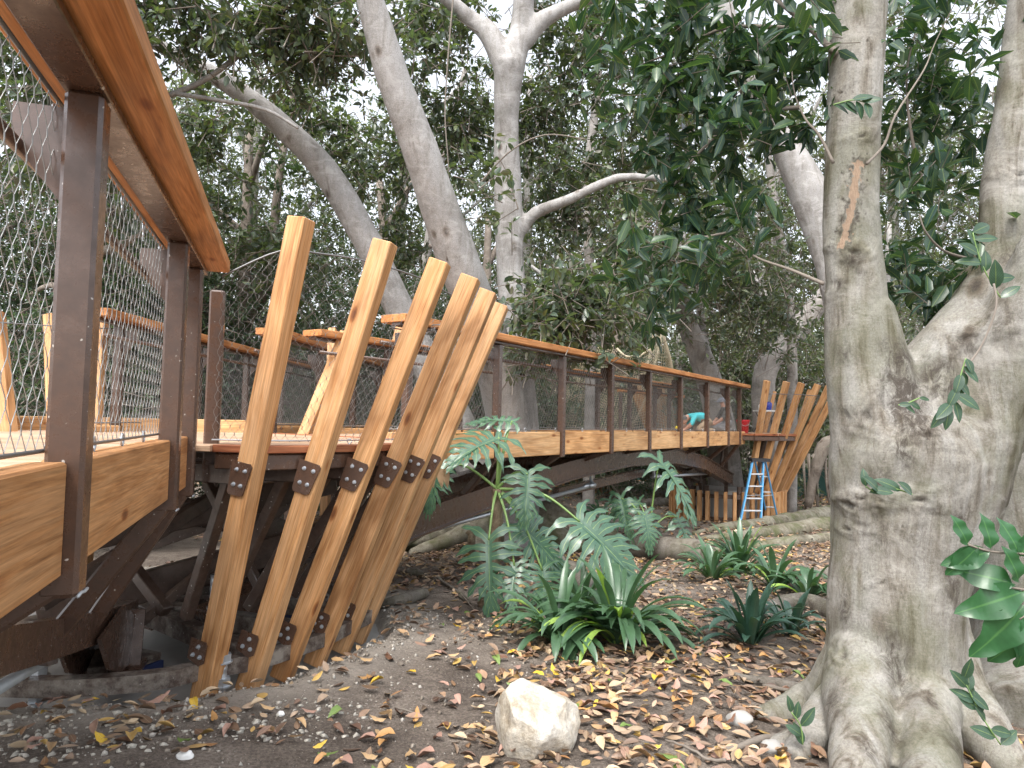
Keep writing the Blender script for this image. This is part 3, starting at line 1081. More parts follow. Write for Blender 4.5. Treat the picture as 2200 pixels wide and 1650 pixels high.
# cable and net round the deck edge
netb = [V(-1.86, 4.36, -.17), V(-1.62, 4.34, -.17), V(-1.33, 4.50, -.17), V(-1.10, 4.78, -.17), V(-.93, 5.05, -.17), V(-.83, 5.4, -.17), V(-.81, 5.85, -.17), V(-.98, 6.2, -.15)]
nett = [V(-1.78, 4.22, .84), at(600, 540, 4.30), at(690, 545, 4.42), at(790, 562, 4.60), at(905, 598, 4.85), at(985, 640, 5.15), at(1035, 640, 5.55), V(-.33, 6.0, .86), V(-.75, 6.4, .86)]
woven("wire_net", plat, netb, nett, pitch=.031, half=.046, r=.0015)
mb = MB()
pp, rr = catmull(nett, [.006] * len(nett), 5); mb.tube(pp, rr, 6)
mb.build("top_cable", RODM, plat, True)
mb = MB(); mb.tube([p + Vector((0, 0, .01)) for p in netb], .0045, 6); mb.build("bottom_cable", GALV, plat, True)
for p in netb[1:7:2]:
    eyebolt(plat, p - Vector((0, 0, .012)), Vector((1, 0, 0)), .016)
# posts on the far side of the platform
for tx, ty, tz, bx, by, bz, w_ in ((-8, 672, 6.4, 18, 930, 6.1, .11), (108, 678, 6.6, 117, 930, 6.3, .085), (222, 690, 6.9, 205, 930, 6.6, .07), (742, 716, 7.9, 650, 940, 7.3, .11), (715, 707, 8.4, 705, 940, 8.0, .09), (860, 700, 9.3, 800, 935, 8.8, .10)):
    top, bot = at(tx, ty, tz), at(bx, by, bz)
    low = bot + (bot - top) * 1.15
    bar("slanted_post", low if low.z > gz(low.x, low.y) else bot, top, w_, .10, W_CEDAR, plat, up=Vector((0, 1, 0)))
nb2 = [V(-4.6, 4.2, -.17), V(-5.1, 5.3, -.17), V(-4.9, 6.3, -.17), V(-3.95, 7.0, -.17)]
nt2 = [V(-5.4, 3.9, .80), at(-60, 700, 5.6), at(0, 693, 6.3), at(110, 700, 6.45), V(-3.9, 6.9, .82)]
woven("wire_net", plat, nb2, nt2, pitch=.045, half=.06, r=.0018, segs=1)
mb = MB(); mb.tube(nt2, .006, 6); mb.build("top_cable", RODM, plat, True)
bar("edge_board", V(-5.15, 5.2, -.13), V(-4.55, 6.95, -.13), .09, .14, W_FASCIA, plat)
bar("edge_board", V(-4.55, 7.0, -.13), V(-2.8, 7.45, -.13), .09, .14, W_FASCIA, plat)


# ------------------------------------------------------------------ far platforms
def drum(root, cx, cy, r, h0, h1, n, w=.13):
    for i in range(n):
        a = 2 * math.pi * (i + .37) / n
        c = Vector((math.cos(a), math.sin(a), 0))
        b = Vector((cx, cy, 0)) + c * r
        bar("slat", b + Vector((0, 0, h0 + CH)), b + Vector((0, 0, h1 + CH)), .085, .10, W_CEDAR, root, up=c, bev=.005)
    mb = MB()
    for hh in (h1 - .12, h0 + .15):
        mb.sweep([Vector((cx + math.cos(k * math.pi / 12) * (r - .11), cy + math.sin(k * math.pi / 12) * (r - .11), hh + CH)) for k in range(25)], .08, .09)
    mb.build("base_ring", STEEL_D, root)
    mb = MB()
    for k in range(8):
        a = 2 * math.pi * k / 8
        x, y = cx + math.cos(a) * (r - .35), cy + math.sin(a) * (r - .35)
        mb = MB(); mb.tube([Vector((x, y, h0 + CH)), Vector((x, y, h1 + CH + .1))], .07, 8)
        mb.build("pile", STEEL_D, root)
    mb = MB()
    mb.tube([Vector((cx, cy, h0 + CH)), Vector((cx, cy, h1 + CH - .02))], r * .55, 16)
    mb.build("pile_cap", CONC, root)


p2 = thing("timber_platform", Vector((5.45, 17.7, gz(5.45, 17.7))), "distant round timber platform behind the blue stepladder with a fan of slanted cedar posts", "platform", "round platforms of the boardwalk")
drum(p2, 5.45, 17.65, 1.36, -2.36, -1.56, 42)
F2 = [(1648, 818, 15.6, 1610, 1060, 16.4), (1690, 820, 15.7, 1628, 1060, 16.4), (1722, 823, 15.9, 1645, 1060, 16.55), (1757, 826, 16.2, 1660, 1058, 16.8), (1781, 830, 16.6, 1673, 1056, 17.1), (1800, 833, 17.1, 1685, 1055, 17.5),
      (1742, 838, 18.4, 1690, 1000, 18.6), (1700, 838, 18.9, 1706, 935, 18.9), (1663, 842, 19.3, 1640, 935, 19.0)]
for i, (tx, ty, tz, bx, by, bz) in enumerate(F2):
    top, bot = at(tx, ty, tz), at(bx, by, bz)
    ax = (top - bot).normalized()
    ca = math.atan2(-bot.y, -bot.x) + R([35, 45, 55, 65, 70, 74, 60, 20, 20][i])
    o_ = Vector((math.cos(ca), math.sin(ca), 0))
    bar("slanted_post", bot, top, .10, .135, W_CEDAR, p2, up=o_, bev=.006)
d2 = [(4.9, 16.1), (5.5, 15.85), (6.1, 16.0), (6.7, 16.5), (7.0, 17.2), (7.1, 18.2), (6.6, 19.2), (5.4, 19.8), (4.2, 19.4), (3.6, 18.2), (3.7, 17.1), (4.2, 16.5)]
NP = np.array(d2)
y = 16.0
while y < 19.7:
    s = row_span(y)
    if s and s[1] - s[0] > .3:
        bar("deck_plank", V(s[0], y, -.205), V(s[1], y, -.205), .132, .04, W_DECK, p2, bev=0)
    y += .14
for a, b in zip(d2, d2[1:] + d2[:1]):
    bar("edge_board", V(*a, -.205), V(*b, -.205), .12, .05, W_RED, p2)
    bar("rim_beam", V(*a, -.29), V(*b, -.29), .08, .10, STEEL, p2)
for i in range(10):
    a = 2 * math.pi * i / 10
    c = Vector((math.cos(a), math.sin(a), 0)); ctr = Vector((5.45, 17.65, CH))
    bar("inner_strut", ctr + c * .95 + Vector((0, 0, -1.6)), ctr + c * 1.45 + Vector((0, 0, -.33)), .09, .09, STEEL_D, p2)
nb3 = [V(*p, -.18) for p in d2[:6]]
nt3 = [V(p[0] + .5, p[1] - .2, .72) for p in d2[:6]]
woven("wire_net", p2, nb3, nt3, pitch=.06, half=.08, r=.002, segs=1)
mb = MB(); mb.tube(nt3, .008, 6); mb.build("top_cable", RODM, p2, True)
nb4 = [V(*p, -.18) for p in (d2[6], d2[7], d2[8], d2[9])]
nt4 = [V(p[0], p[1] + .3, .74) for p in (d2[6], d2[7], d2[8], d2[9])]
woven("wire_net", p2, nb4, nt4, pitch=.06, half=.08, r=.002, segs=1)
bar("handrail_cap", V(2.9, 18.6, .86), V(5.0, 20.6, .80), .25, .07, W_CAP, p2)
for x, y_ in ((2.9, 18.6), (3.9, 19.6), (4.9, 20.5)):
    bar("post", V(x, y_, -.4), V(x, y_, .80), .09, .09, STEEL, p2)

p3 = thing("timber_platform", Vector((2.95, 25.3, gz(2.95, 25.3))), "farthest timber platform seen under the arch of the long footbridge", "platform", "round platforms of the boardwalk")
drum(p3, 2.15, 25.6, 2.1, -2.50, -1.32, 60)
for i, (tx, ty, bx, by, z_, w_) in enumerate(((1360, 822, 1400, 925, 20.6, .34), (1412, 822, 1424, 925, 21, .34), (1440, 855, 1460, 925, 22, .2), (1236, 850, 1250, 925, 25, .16), (1340, 875, 1330, 925, 25, .16), (1180, 870, 1170, 925, 26, .16), (1285, 862, 1300, 925, 25, .16))):
    top, bot = at(tx, ty, z_), at(bx, by, z_ + .3)
    bar("slanted_post", bot + (bot - top) * .6, top, w_, .2, W_CEDAR, p3, up=Vector((0, -1, 0)))
for i in range(9):
    x0 = -.3 + i * .62
    bar("edge_board", V(x0, 24.2, -.35), V(x0 + .6, 24.2, -.35), .1, .28, W_FASCIA, p3)
    bar("post", V(x0, 24.3, -1.4), V(x0, 24.3, .75), .09, .09, STEEL_D, p3)
bar("handrail_cap", V(-.5, 24.3, .75), V(5.6, 24.3, .74), .2, .07, W_CAP, p3)

# ------------------------------------------------------------------ leaves
L8 = np.array([(0, 0), (.32, 0), (.68, 0), (1, 0), (.26, -.46), (.66, -.40), (.26, .46), (.66, .40)], float)
T8 = np.array([(0, 1, 4), (1, 2, 5), (1, 5, 4), (2, 3, 5), (0, 6, 1), (1, 6, 7), (1, 7, 2), (2, 7, 3)])
_st = [(.14, .26), (.36, .48), (.60, .46), (.82, .27)]
L14 = np.array([(0, 0)] + [(u_, v_ * w_) for u_, w_ in _st for v_ in (-1, 0, 1)] + [(1, 0)], float)
T14 = np.array([(0, 2, 1), (0, 3, 2)] + [t for k in range(3) for c in (0, 1) for t in ((1 + 3 * k + c, 2 + 3 * k + c, 5 + 3 * k + c), (1 + 3 * k + c, 5 + 3 * k + c, 4 + 3 * k + c))] + [(10, 11, 13), (11, 12, 13)])
L4 = np.array([(0, 0), (1, 0), (.42, -.48), (.42, .48)], float)
T4 = np.array([(0, 1, 2), (0, 3, 1)])


def nrmz(a): return a / np.maximum(np.linalg.norm(a, axis=-1, keepdims=True), 1e-9)


def leaf_arrays(P, D, U, L, W=.42, hi=True, fold=.16, bend=.18, rnd=.0):
    T0 = (L14, T14) if hi == 2 else (L8, T8) if hi else (L4, T4)
    uvt, T = T0
    n = len(P)
    D = nrmz(D); S = nrmz(np.cross(U, D)); Nn = np.cross(D, S)
    u = uvt[:, 0][None, :, None]; v = uvt[:, 1][None, :, None]
    L = np.asarray(L)[:, None, None]
    Wv = (W * (1 + .25 * (rng.random(n) - .5)))[:, None, None]
    bd = (bend * (1 + rnd * (rng.random(n) * 2 - 1)))[:, None, None] if rnd else bend
    fo = (fold * (1 + rnd * (rng.random(n) * 2 - 1)))[:, None, None] if rnd else fold
    co = P[:, None, :] + L * (u * D[:, None, :] + v * Wv * 1.0 * S[:, None, :] + (fo * np.abs(v) - bd * u * u) * Nn[:, None, :])
    TT = T[None] + (np.arange(n) * len(uvt))[:, None, None]
    uv = np.tile(np.stack([uvt[:, 0], uvt[:, 1] + .5], 1)[None], (n, 1, 1))
    return co.reshape(-1, 3), TT.reshape(-1, 3), uv.reshape(-1, 2)


def clusters(C, per, L, W=.42, hi=False, droop=.3, tdir=None, spread=1.0, twig=.35):
    """whorls of leaves round twig ends at C; returns leaf arrays and twig segments"""
    n = len(C)
    t = nrmz(rng.normal(size=(n, 3)) + (np.array([0, 0, .15]) if tdir is None else tdir))
    a = nrmz(np.cross(t, rng.normal(size=(n, 3)) + 1e-3)); b = np.cross(t, a)
    k = np.arange(per)[None, :]
    th = k * 2.39996 + rng.random((n, 1)) * 6.28
    el = (.35 + .95 * rng.random((n, per))) * spread
    D = (t[:, None, :] * np.cos(el)[..., None] + (a[:, None, :] * np.cos(th)[..., None] + b[:, None, :] * np.sin(th)[..., None]) * np.sin(el)[..., None])
    D[..., 2] -= droop * rng.random((n, per))
    D = nrmz(D)
    Lf = L * (.65 + .55 * rng.random((n, per)))
    P = C[:, None, :] - t[:, None, :] * (L * 1.6 * rng.random((n, per)))[..., None] + D * (.22 * L)
    U = nrmz(rng.normal(size=(n, per, 3)) * .5 + np.array([0, 0, 1.0]))
    arr = leaf_arrays(P.reshape(-1, 3), D.reshape(-1, 3), U.reshape(-1, 3), Lf.ravel(), W, hi, rnd=.6)
    tw = (C, C - t * twig * (.8 + .9 * rng.random((n, 1))) - np.array([0, 0, .15 * twig]))
    return arr, tw


def twig_arrays(A, B, r0, r1, C=None):
    """three-sided tapered sticks from A (thin) to B (thick)"""
    n = len(A)
    d = nrmz(B - A); a = nrmz(np.cross(d, np.array([.3, .2, .9]))); b = np.cross(d, a)
    vs = []
    for (Q, r) in ((A, r0), (B, r1)):
        for k in range(3):
            th = 2.094 * k
            vs.append(Q + (a * math.cos(th) + b * math.sin(th)) * r)
    Vv = np.stack(vs, 1)
    T = []
    for k in range(3):
        j = (k + 1) % 3
        T += [(k, j, j + 3), (k, j + 3, k + 3)]
    TT = np.array(T)[None] + (np.arange(n) * 6)[:, None, None]
    return Vv.reshape(-1, 3), TT.reshape(-1, 3)


def join(arrs):
    Vs, Ts, Us = [], [], []
    b = 0
    for a in arrs:
        Vs.append(a[0]); Ts.append(a[1] + b); b += len(a[0])
        if len(a) > 2: Us.append(a[2])
    return np.concatenate(Vs), np.concatenate(Ts), (np.concatenate(Us) if Us else None)


def crown(parent, arrs, mat, tw=None, twmat=TWIG, tr=(.004, .010)):
    Vv, T, uv = join(arrs)
    o = bpy.data.objects.new("crown", tri_mesh("crown", Vv, T, mat, uv))
    put(o, None, parent)
    o["kind"] = "stuff"
    if tw:
        A = np.concatenate([t[0] for t in tw]); B = np.concatenate([t[1] for t in tw])
        Vt, Tt = twig_arrays(A, B, tr[0], tr[1])
        q = bpy.data.objects.new("twigs", tri_mesh("twigs", Vt, Tt, twmat))
        put(q, None, parent)
        q["kind"] = "stuff"
    return o


def blob(c, rad, n, clump=.5, shell=.0):
    """points in an ellipsoid, gathered into clumps so gaps stay between them"""
    c = np.array(c); rad = np.array(rad)
    m = max(4, int(n / 9))
    d = nrmz(rng.normal(size=(m, 3)))
    r = (shell + (1 - shell) * rng.random((m, 1))) ** .45
    ctr = c + d * r * rad
    idx = rng.integers(0, m, n)
    pts = ctr[idx] + rng.normal(size=(n, 3)) * clump
    return pts


GROUP_BG = "trees filling the background"


def bg_tree(label, x, y, hgt, cr, leafL, ncl, per, mat, trunk_r=.22, barkm=BARK_F, lean=(0, 0), hi=False, droop=.3, base_h=None, clump=.55, cz=None, name="fig_tree"):
    g0 = gz(x, y)
    root = thing(name, (x, y, g0), label, "tree", GROUP_BG)
    top = Vector((x + lean[0], y + lean[1], g0 + hgt * .8))
    b = Vector((x, y, g0 - .2))
    m1 = b.lerp(top, .4) + Vector((random.uniform(-.4, .4), random.uniform(-.3, .3), 0))
    mbt = MB()
    p, r = catmull([b, m1, top], [trunk_r * 1.5, trunk_r, trunk_r * .4], 6)
    mbt.tube(p, r, 12)
    for k in range(7):
        f = .3 + .09 * k
        s = b.lerp(top, f) if f > .4 else b.lerp(m1, f / .4)
        s = p[min(len(p) - 1, int(f * (len(p) - 1)))]
        a = random.uniform(0, 6.28)
        e = s + Vector((math.cos(a) * cr[0] * .75, math.sin(a) * cr[1] * .75, cr[2] * random.uniform(.15, .6)))
        mi = s.lerp(e, .5) + Vector((0, 0, random.uniform(-.3, .5)))
        q, rq = catmull([s, mi, e], [trunk_r * .5, trunk_r * .3, trunk_r * .1], 4)
        mbt.tube(q, rq, 8)
    mbt.build("trunk", barkm, root, True)
    c = ((b + top) / 2) if cz is None else Vector((x + lean[0] * .5, y + lean[1] * .5, cz + CH))
    C = blob(c, cr, int(ncl * (1.9 if mat is LEAF_DARK else 1.4)), clump)
    C = C[(C[:, 2] > ground(C[:, 0], C[:, 1]) + .25)]
    arr, tw = clusters(C, per, leafL, hi=hi, droop=droop, twig=leafL * 3)
    crown(root, [arr], mat, [tw])
    return root


# hedge trees at left: small dark leaves, close behind the walkway
bgs = [
    ("dense dark small-leaved tree behind the tall near posts", -9.5, 11.5, 11, (2.8, 2.2, 4.2), .10, 1500, 9, LEAF_DARK, 1.8),
    ("dense dark small-leaved tree just left of the first slanted post", -5.6, 14.0, 10, (2.8, 1.8, 3.4), .11, 1900, 9, LEAF_DARK, .8),
    ("dense dark small-leaved tree behind the second slanted post", -2.6, 16.5, 10, (2.8, 1.8, 3.2), .12, 1700, 9, LEAF_DARK, .6),
    ("dense dark small-leaved tree filling the gap behind the end of the near handrail", -7.4, 13.0, 9, (2.2, 1.6, 3.0), .11, 1500, 9, LEAF_DARK, 1.6),
    ("dense dark small-leaved tree behind the leaning pale stems", -.6, 19.5, 10, (2.6, 1.8, 3.2), .13, 1300, 9, LEAF_DARK, .8),
    ("dense dark small-leaved tree far behind the long footbridge", 3.6, 22.5, 10, (2.6, 1.8, 2.6), .14, 1200, 9, LEAF_DARK, .2),
    ("leafy tree beyond the left wire net with lime lower leaves", -6.4, 9.3, 7, (1.5, 1.2, 1.4), .08, 700, 9, LEAF_DARK, -.2),
    ("bushy grey-green tree right of the rope net", 5.2, 24., 12, (3.2, 2.2, 3.2), .18, 1500, 8, LEAF_FAR, .9),
    ("bushy grey-green tree over the far slanted posts", 8.8, 23.5, 12, (3.0, 2.2, 3.4), .18, 1300, 8, LEAF_FAR, 1.0),
    ("bushy tree behind the rope net", 1.6, 24., 12, (3.0, 2.2, 3.0), .18, 1400, 8, LEAF_FAR, 1.2),
    ("broad tree between the right trunk and the fence", 12.6, 24., 12, (3.2, 2.6, 4.2), .18, 1200, 8, LEAF_FAR, 1.6),
]
for i, (lb, x, y_, hg, cr, lf, nc, per, mt, cz) in enumerate(bgs):
    bg_tree(lb, x, y_, hg, cr, lf, nc, per, mt, .16 + .05 * random.random(), BARK_D if mt is LEAF_DARK else BARK_F, cz=cz, clump=.38 if lf < .13 else .5, lean=(random.uniform(-.8, .8), 0))
# the tall far rows that close the view
k = 0
for x, y_, w_ in ((-24, 30, 5), (-17, 31, 5), (-11, 29, 5), (-5, 31, 5), (0.5, 30, 4.5), (6, 32, 5), (11.5, 30, 4.5), (17, 31, 5), (23, 30, 5)):
    nm = ["far left", "left", "left of the first slanted post", "behind the first slanted post", "behind the leaning pale trunk", "above the rope net", "above the far slanted posts", "behind the right tree", "at the right edge"][k]
    bg_tree("tall grey-green tree in the far row, standing " + nm, x, y_, 22, (w_ + .8, 2.8, 9.0), .25, 1800, 8, LEAF_FAR, .3, BARK_F, cz=7.0, clump=.85)
    k += 1
# low hedge that closes the view under the bridges
Cn = []
for i in range(3000):
    x = random.uniform(-26, 30); Cn.append((x, 34 + random.uniform(-1.2, 1.2), CH - 2.6 + 3.6 * random.random()))
arr, tw = clusters(np.array(Cn), 7, .26, droop=.2)
hd = thing("hedge", (2, 34, CH - 2.7), "dark hedge closing the view beyond the green fence", "hedge")
hcr = crown(hd, [arr], LEAF_DARK, [tw])
mb = MB()
for i in range(45):
    x = -26 + i * 1.28
    mb = MB(); mb.tube([Vector((x, 34, CH - 2.9)), Vector((x + .1, 34, CH - 1.2)), Vector((x - .2, 34.2, CH + .6))], [.06, .05, .03], 6)
    mb.build("stem", BARK_D, hd, True)

# ------------------------------------------------------------------ the pale many-stemmed fig in the middle
fig = thing("fig_tree", at(1120, 1175, 11.6), "pale many-stemmed fig with smooth leaning trunks rising behind the long footbridge", "tree")


def W2(px, z): return px / 2 * z / 1500


limbs = [
    ([at(1125, 1190, 11.6), at(1118, 950, 11.6), at(1105, 700, 11.6), at(1093, 500, 11.5), at(1088, 250, 11.2), at(1095, 130, 11.0)], [W2(150, 11.6), W2(84, 11.6), W2(66, 11.6), W2(62, 11.5), W2(56, 11.2), W2(72, 11)]),
    ([at(1096, 150, 11.0), at(1120, 60, 11.), at(1128, -60, 10.8)], [W2(60, 11), W2(46, 11), W2(42, 10.8)]),
    ([at(1090, 160, 11.0), at(1052, 75, 11.), at(1010, 40, 11.), at(940, -20, 10.8)], [W2(52, 11), W2(46, 11), W2(34, 11), W2(28, 10.8)]),
    ([at(1125, 90, 11.0), at(1165, 45, 11.), at(1220, 15, 11.), at(1330, -30, 10.8)], [W2(42, 11), W2(38, 11), W2(30, 11), W2(24, 10.8)]),
    ([at(1115, 1180, 11.4), at(1090, 900, 10.9), at(1045, 720, 10.4), at(985, 560, 9.9), at(905, 330, 9.3), at(840, 150, 8.9), at(790, -20, 8.6)], [W2(110, 11), W2(92, 11), W2(92, 10.4), W2(92, 9.9), W2(82, 9.3), W2(72, 8.9), W2(60, 8.6)]),
    ([at(1095, 1180, 11.7), at(990, 930, 11.6), at(880, 710, 11.5), at(790, 520, 11.3), at(700, 370, 11.2), at(600, 265, 11.0), at(490, 180, 10.8), at(380, 120, 10.6), at(250, 40, 10.3), at(120, -40, 10.)], [W2(110, 11), W2(80, 11.6), W2(66, 11.5), W2(62, 11.3), W2(62, 11.2), W2(52, 11), W2(42, 10.8), W2(34, 10.6), W2(26, 10.3), W2(18, 10)]),
    ([at(1118, 500, 11.5), at(1150, 458, 11.4), at(1220, 430, 11.2), at(1300, 392, 11.), at(1350, 380, 10.9), at(1440, 385, 10.8)], [W2(26, 11.5), W2(26, 11.4), W2(24, 11.2), W2(20, 11), W2(17, 10.9), W2(13, 10.8)]),
]
# buttress roots
rl = []
for (ax_, ay_, bx_, by_, cx_, cy_, r0, r1) in ((1090, 1110, 1010, 1140, 880, 1185, .26, .07), (1110, 1120, 1050, 1180, 1000, 1205, .22, .07), (1140, 1110, 1200, 1150, 1290, 1180, .24, .06), (1130, 1130, 1160, 1185, 1190, 1210, .2, .07), (1080, 1060, 960, 1110, 830, 1150, .2, .06), (1150, 1090, 1260, 1120, 1400, 1135, .18, .05)):
    zz = 11.4
    pts = [at(ax_, ay_, zz), at(bx_, by_, zz - .4), at(cx_, cy_, zz - .7)]
    for q in (1, 2):
        pts[q].z = max(gz(pts[q].x, pts[q].y) + (.10 if q == 1 else -.02), pts[q].z if q == 1 else -9)
    rl.append((pts, [r0, r0 * .6, r1]))
fused("root", rl, .04, ROOTM, fig, amp=.03, freq=1.8, n=14)
fused("trunk", limbs, .042, BARK_F, fig, amp=.018, freq=1.6, n=16)
# crown: clumps hung along the limbs
CC = []
for px, py, z_, rx, rz, n_ in ((500, 60, 9.5, 1.6, .8, 210), (700, 60, 9.8, 1.0, .9, 130), (300, 30, 9., 1.0, .8, 120), (620, 230, 10.2, 1.0, .6, 100), (960, 60, 9.5, .8, .8, 120), (930, 230, 10.2, .5, .9, 60),
                               (1010, 330, 10.5, .5, .9, 70), (1170, 250, 10.3, .6, .8, 90), (1250, 90, 10., 1.0, .7, 130), (1210, 420, 10.3, .8, .6, 90), (1330, 300, 10.6, .9, .9, 110), (1230, 660, 9.8, .75, .45, 170), (1170, 720, 9.6, .5, .25, 70), (1330, 690, 10.6, .4, .25, 26),
                               (440, 300, 9.6, .8, .7, 90), (760, 330, 10.6, .7, .9, 90), (820, 500, 11.5, .6, .8, 60), (400, 480, 9.8, .5, .5, 40), (150, 330, 9.0, 1.2, 1.6, 200), (60, 120, 8.5, 1.2, 1.1, 120), (1330, 560, 11.5, .8, .9, 100), (560, 560, 12.5, .9, .8, 80), (1080, 420, 9.8, .35, .5, 25)):
    if 900 < px < 1360 and py < 520 and px != 1080: z_ += 2.6; rx *= 1.25; rz *= 1.25; n_ = int(n_ * 1.25)
    if px == 1080: n_ = 12
    if px < 900 and 150 < py < 540 and px > 350: z_ += 2.4; rx *= 1.2; rz *= 1.2
    c = at(px, py, z_)
    CC.append(blob(c, (rx, .8, rz), n_, .22))
CC = np.concatenate(CC)
CC = np.concatenate([CC, CC[rng.permutation(len(CC))[:int(len(CC) * .55)]] + rng.normal(size=(int(len(CC) * .55), 3)) * .25])
arr, tw = clusters(CC, 9, .140, W=.50, hi=True, droop=.5, twig=.35)
crown(fig, [arr], LEAF_MID, [tw])
# thin hanging branches
for pts, r in (([(975, -20), (962, 130), (956, 250), (964, 380), (960, 560)], .013), ([(370, 200), (470, 215), (570, 235), (640, 275)], .035), ([(365, 205), (450, 165), (560, 75), (620, -20)], .045), ([(1010, 420), (1090, 330), (1170, 290), (1260, 300)], .014), ([(40, 170), (120, 150), (190, 140)], .03)):
    mb = MB(); p, r_ = catmull([at(a, b, 9.6) for a, b in pts], [r, r * .85, r * .75, r * .65, r * .6][:len(pts)], 5); mb.tube(p, r_, 7)
    mb.build("branch", TWIG_P if r < .02 else BARK_F, fig, True)

# ------------------------------------------------------------------ other mid-distance trees with pictured trunks
def stem_tree(label, limbs, mat, crownspec, leafL=.17, leafmat=None, voxel=.05, name="fig_tree", group=GROUP_BG, droop=.4):
    b = limbs[0][0][0]
    root = thing(name, (b.x, b.y, gz(b.x, b.y)), label, "tree", group)
    fused("trunk", limbs, voxel, mat, root, amp=.02, freq=1.4, n=14, smooth_it=4)
    if crownspec:
        CC = np.concatenate([blob(at(px, py, z_), (rx, ry, rz), n_, .3) for px, py, z_, rx, ry, rz, n_ in crownspec])
        arr, tw = clusters(CC, 9, leafL, W=.44, hi=False, droop=droop, twig=leafL * 3)
        crown(root, [arr], leafmat or LEAF_MID, [tw])
    return root


MIDB = bark("mid_dark_bark", (.33, .31, .29), (.25, .235, .22), (.13, .12, .11), blot=.5)
z = 18.5
stem_tree("dark grey tree whose two curving stems rise behind the end of the long footbridge", [
    ([at(1560, 1060, z), at(1545, 900, z), at(1510, 780, z), at(1475, 690, z), at(1450, 560, z), at(1400, 420, z)], [W2(80, z), W2(60, z), W2(52, z), W2(44, z), W2(30, z), W2(18, z)]),
    ([at(1530, 830, z), at(1508, 700, z + .3), at(1495, 560, z + .5)], [W2(26, z), W2(20, z), W2(12, z)]),
    ([at(1660, 1060, z + 1), at(1640, 820, z + 1), at(1690, 740, z + 1), at(1760, 650, z + 1), at(1840, 560, z + 1)], [W2(60, z), W2(52, z), W2(56, z), W2(44, z), W2(30, z)]),
], MIDB, [(1420, 560, 17, 1.5, 1.2, 1.2, 260), (1560, 620, 16.5, 1.3, 1.2, 1.2, 260), (1660, 700, 16.5, .9, 1, .7, 120), (1590, 480, 17, 1.5, 1.2, 1.1, 230), (1350, 450, 17, 1.4, 1.2, 1.2, 200)])
z = 13.5
stem_tree("big pale trunk leaning in behind the near right tree", [
    ([at(1960, 1130, z), at(1860, 800, z), at(1785, 560, z), at(1740, 420, z), at(1690, 320, z), at(1640, 230, z), at(1585, 120, z), at(1540, -30, z)], [W2(140, z), W2(90, z), W2(70, z), W2(84, z), W2(66, z), W2(60, z), W2(54, z), W2(46, z)]),
], BARK_F, [(1500, 100, 13, 1.5, 1.2, 1.0, 160), (1950, 350, 14, 1.5, 1.2, 2.2, 330), (2060, 700, 14.5, 1.1, 1, 1.2, 160), (1700, 560, 14.5, .7, .8, .5, 60), (1980, 60, 13, 1.5, 1.2, .9, 160), (1430, 300, 13, 1.2, 1, 1.4, 160)], leafL=.15)
for lb, pts, rr, z in (("slim pale trunk seen high right of the forked fig", [(1270, 700), (1262, 400), (1285, 160), (1270, -40)], (.13, .11, .10, .07), 17.),
                       ("slim pale trunk standing behind the right leaning trunk", [(1700, 700), (1665, 450), (1650, 300), (1665, 60)], (.12, .1, .09, .06), 18.),
                       ("dark leaning trunk in the hedge by the second slanted post", [(500, 800), (535, 660), (580, 560), (600, 380), (640, 150)], (.2, .15, .12, .08, .06), 14.5),
                       ("slim grey trunk left of the leaning pale stem", [(880, 720), (915, 560), (940, 380), (1000, 150)], (.13, .12, .1, .07), 18.),
                       ("dark slanting limb tree low behind the right platform", [(1980, 940), (1830, 955), (1770, 960), (1735, 1090)], (.16, .2, .2, .10), 20.)):
    dk = lb.startswith("dark")
    P_ = [at(a, b, z) for a, b in pts]
    if P_[0].z > gz(P_[0].x, P_[0].y) and not lb.startswith("dark slanting"):
        P_.insert(0, Vector((P_[0].x, P_[0].y, gz(P_[0].x, P_[0].y) - .1))); rr = (rr[0] * 1.2,) + tuple(rr)
    rt = thing("fig_tree", P_[0], lb, "tree", GROUP_BG)
    mb = MB(); p, r_ = catmull(P_, list(rr), 6); mb.tube(p, r_, 12)
    mb.build("trunk", BARK_D if dk else MIDB, rt, True)
    C = np.concatenate([blob(q, (1.0, .8, .7), 26, .3) for q in P_[-2:]])
    arr, tw = clusters(C, 8, .17, droop=.4, twig=.5)
    crown(rt, [arr], LEAF_DARK if dk and "hedge" in lb else LEAF_MID, [tw])
    if "limb" in lb:
        for j in range(9):
            a = at(1725 + j * 12, 975, 20.); mb = MB()
            mb.tube([a, a + Vector((random.uniform(-.1, .1), 0, -.8)), Vector((a.x + random.uniform(-.15, .15), a.y, gz(a.x, a.y)))], [.05, .03, .025], 6)
            mb.build("aerial_root", BARK_D, rt, True)

# ------------------------------------------------------------------ near right fig
big = thing("fig_tree", V(2.0, 3.75, -1.62), "big near fig with grey forked trunk and flared roots filling the right side", "tree")
z = 3.75


def A(px, py, z_=3.75): return at(px, py, z_)


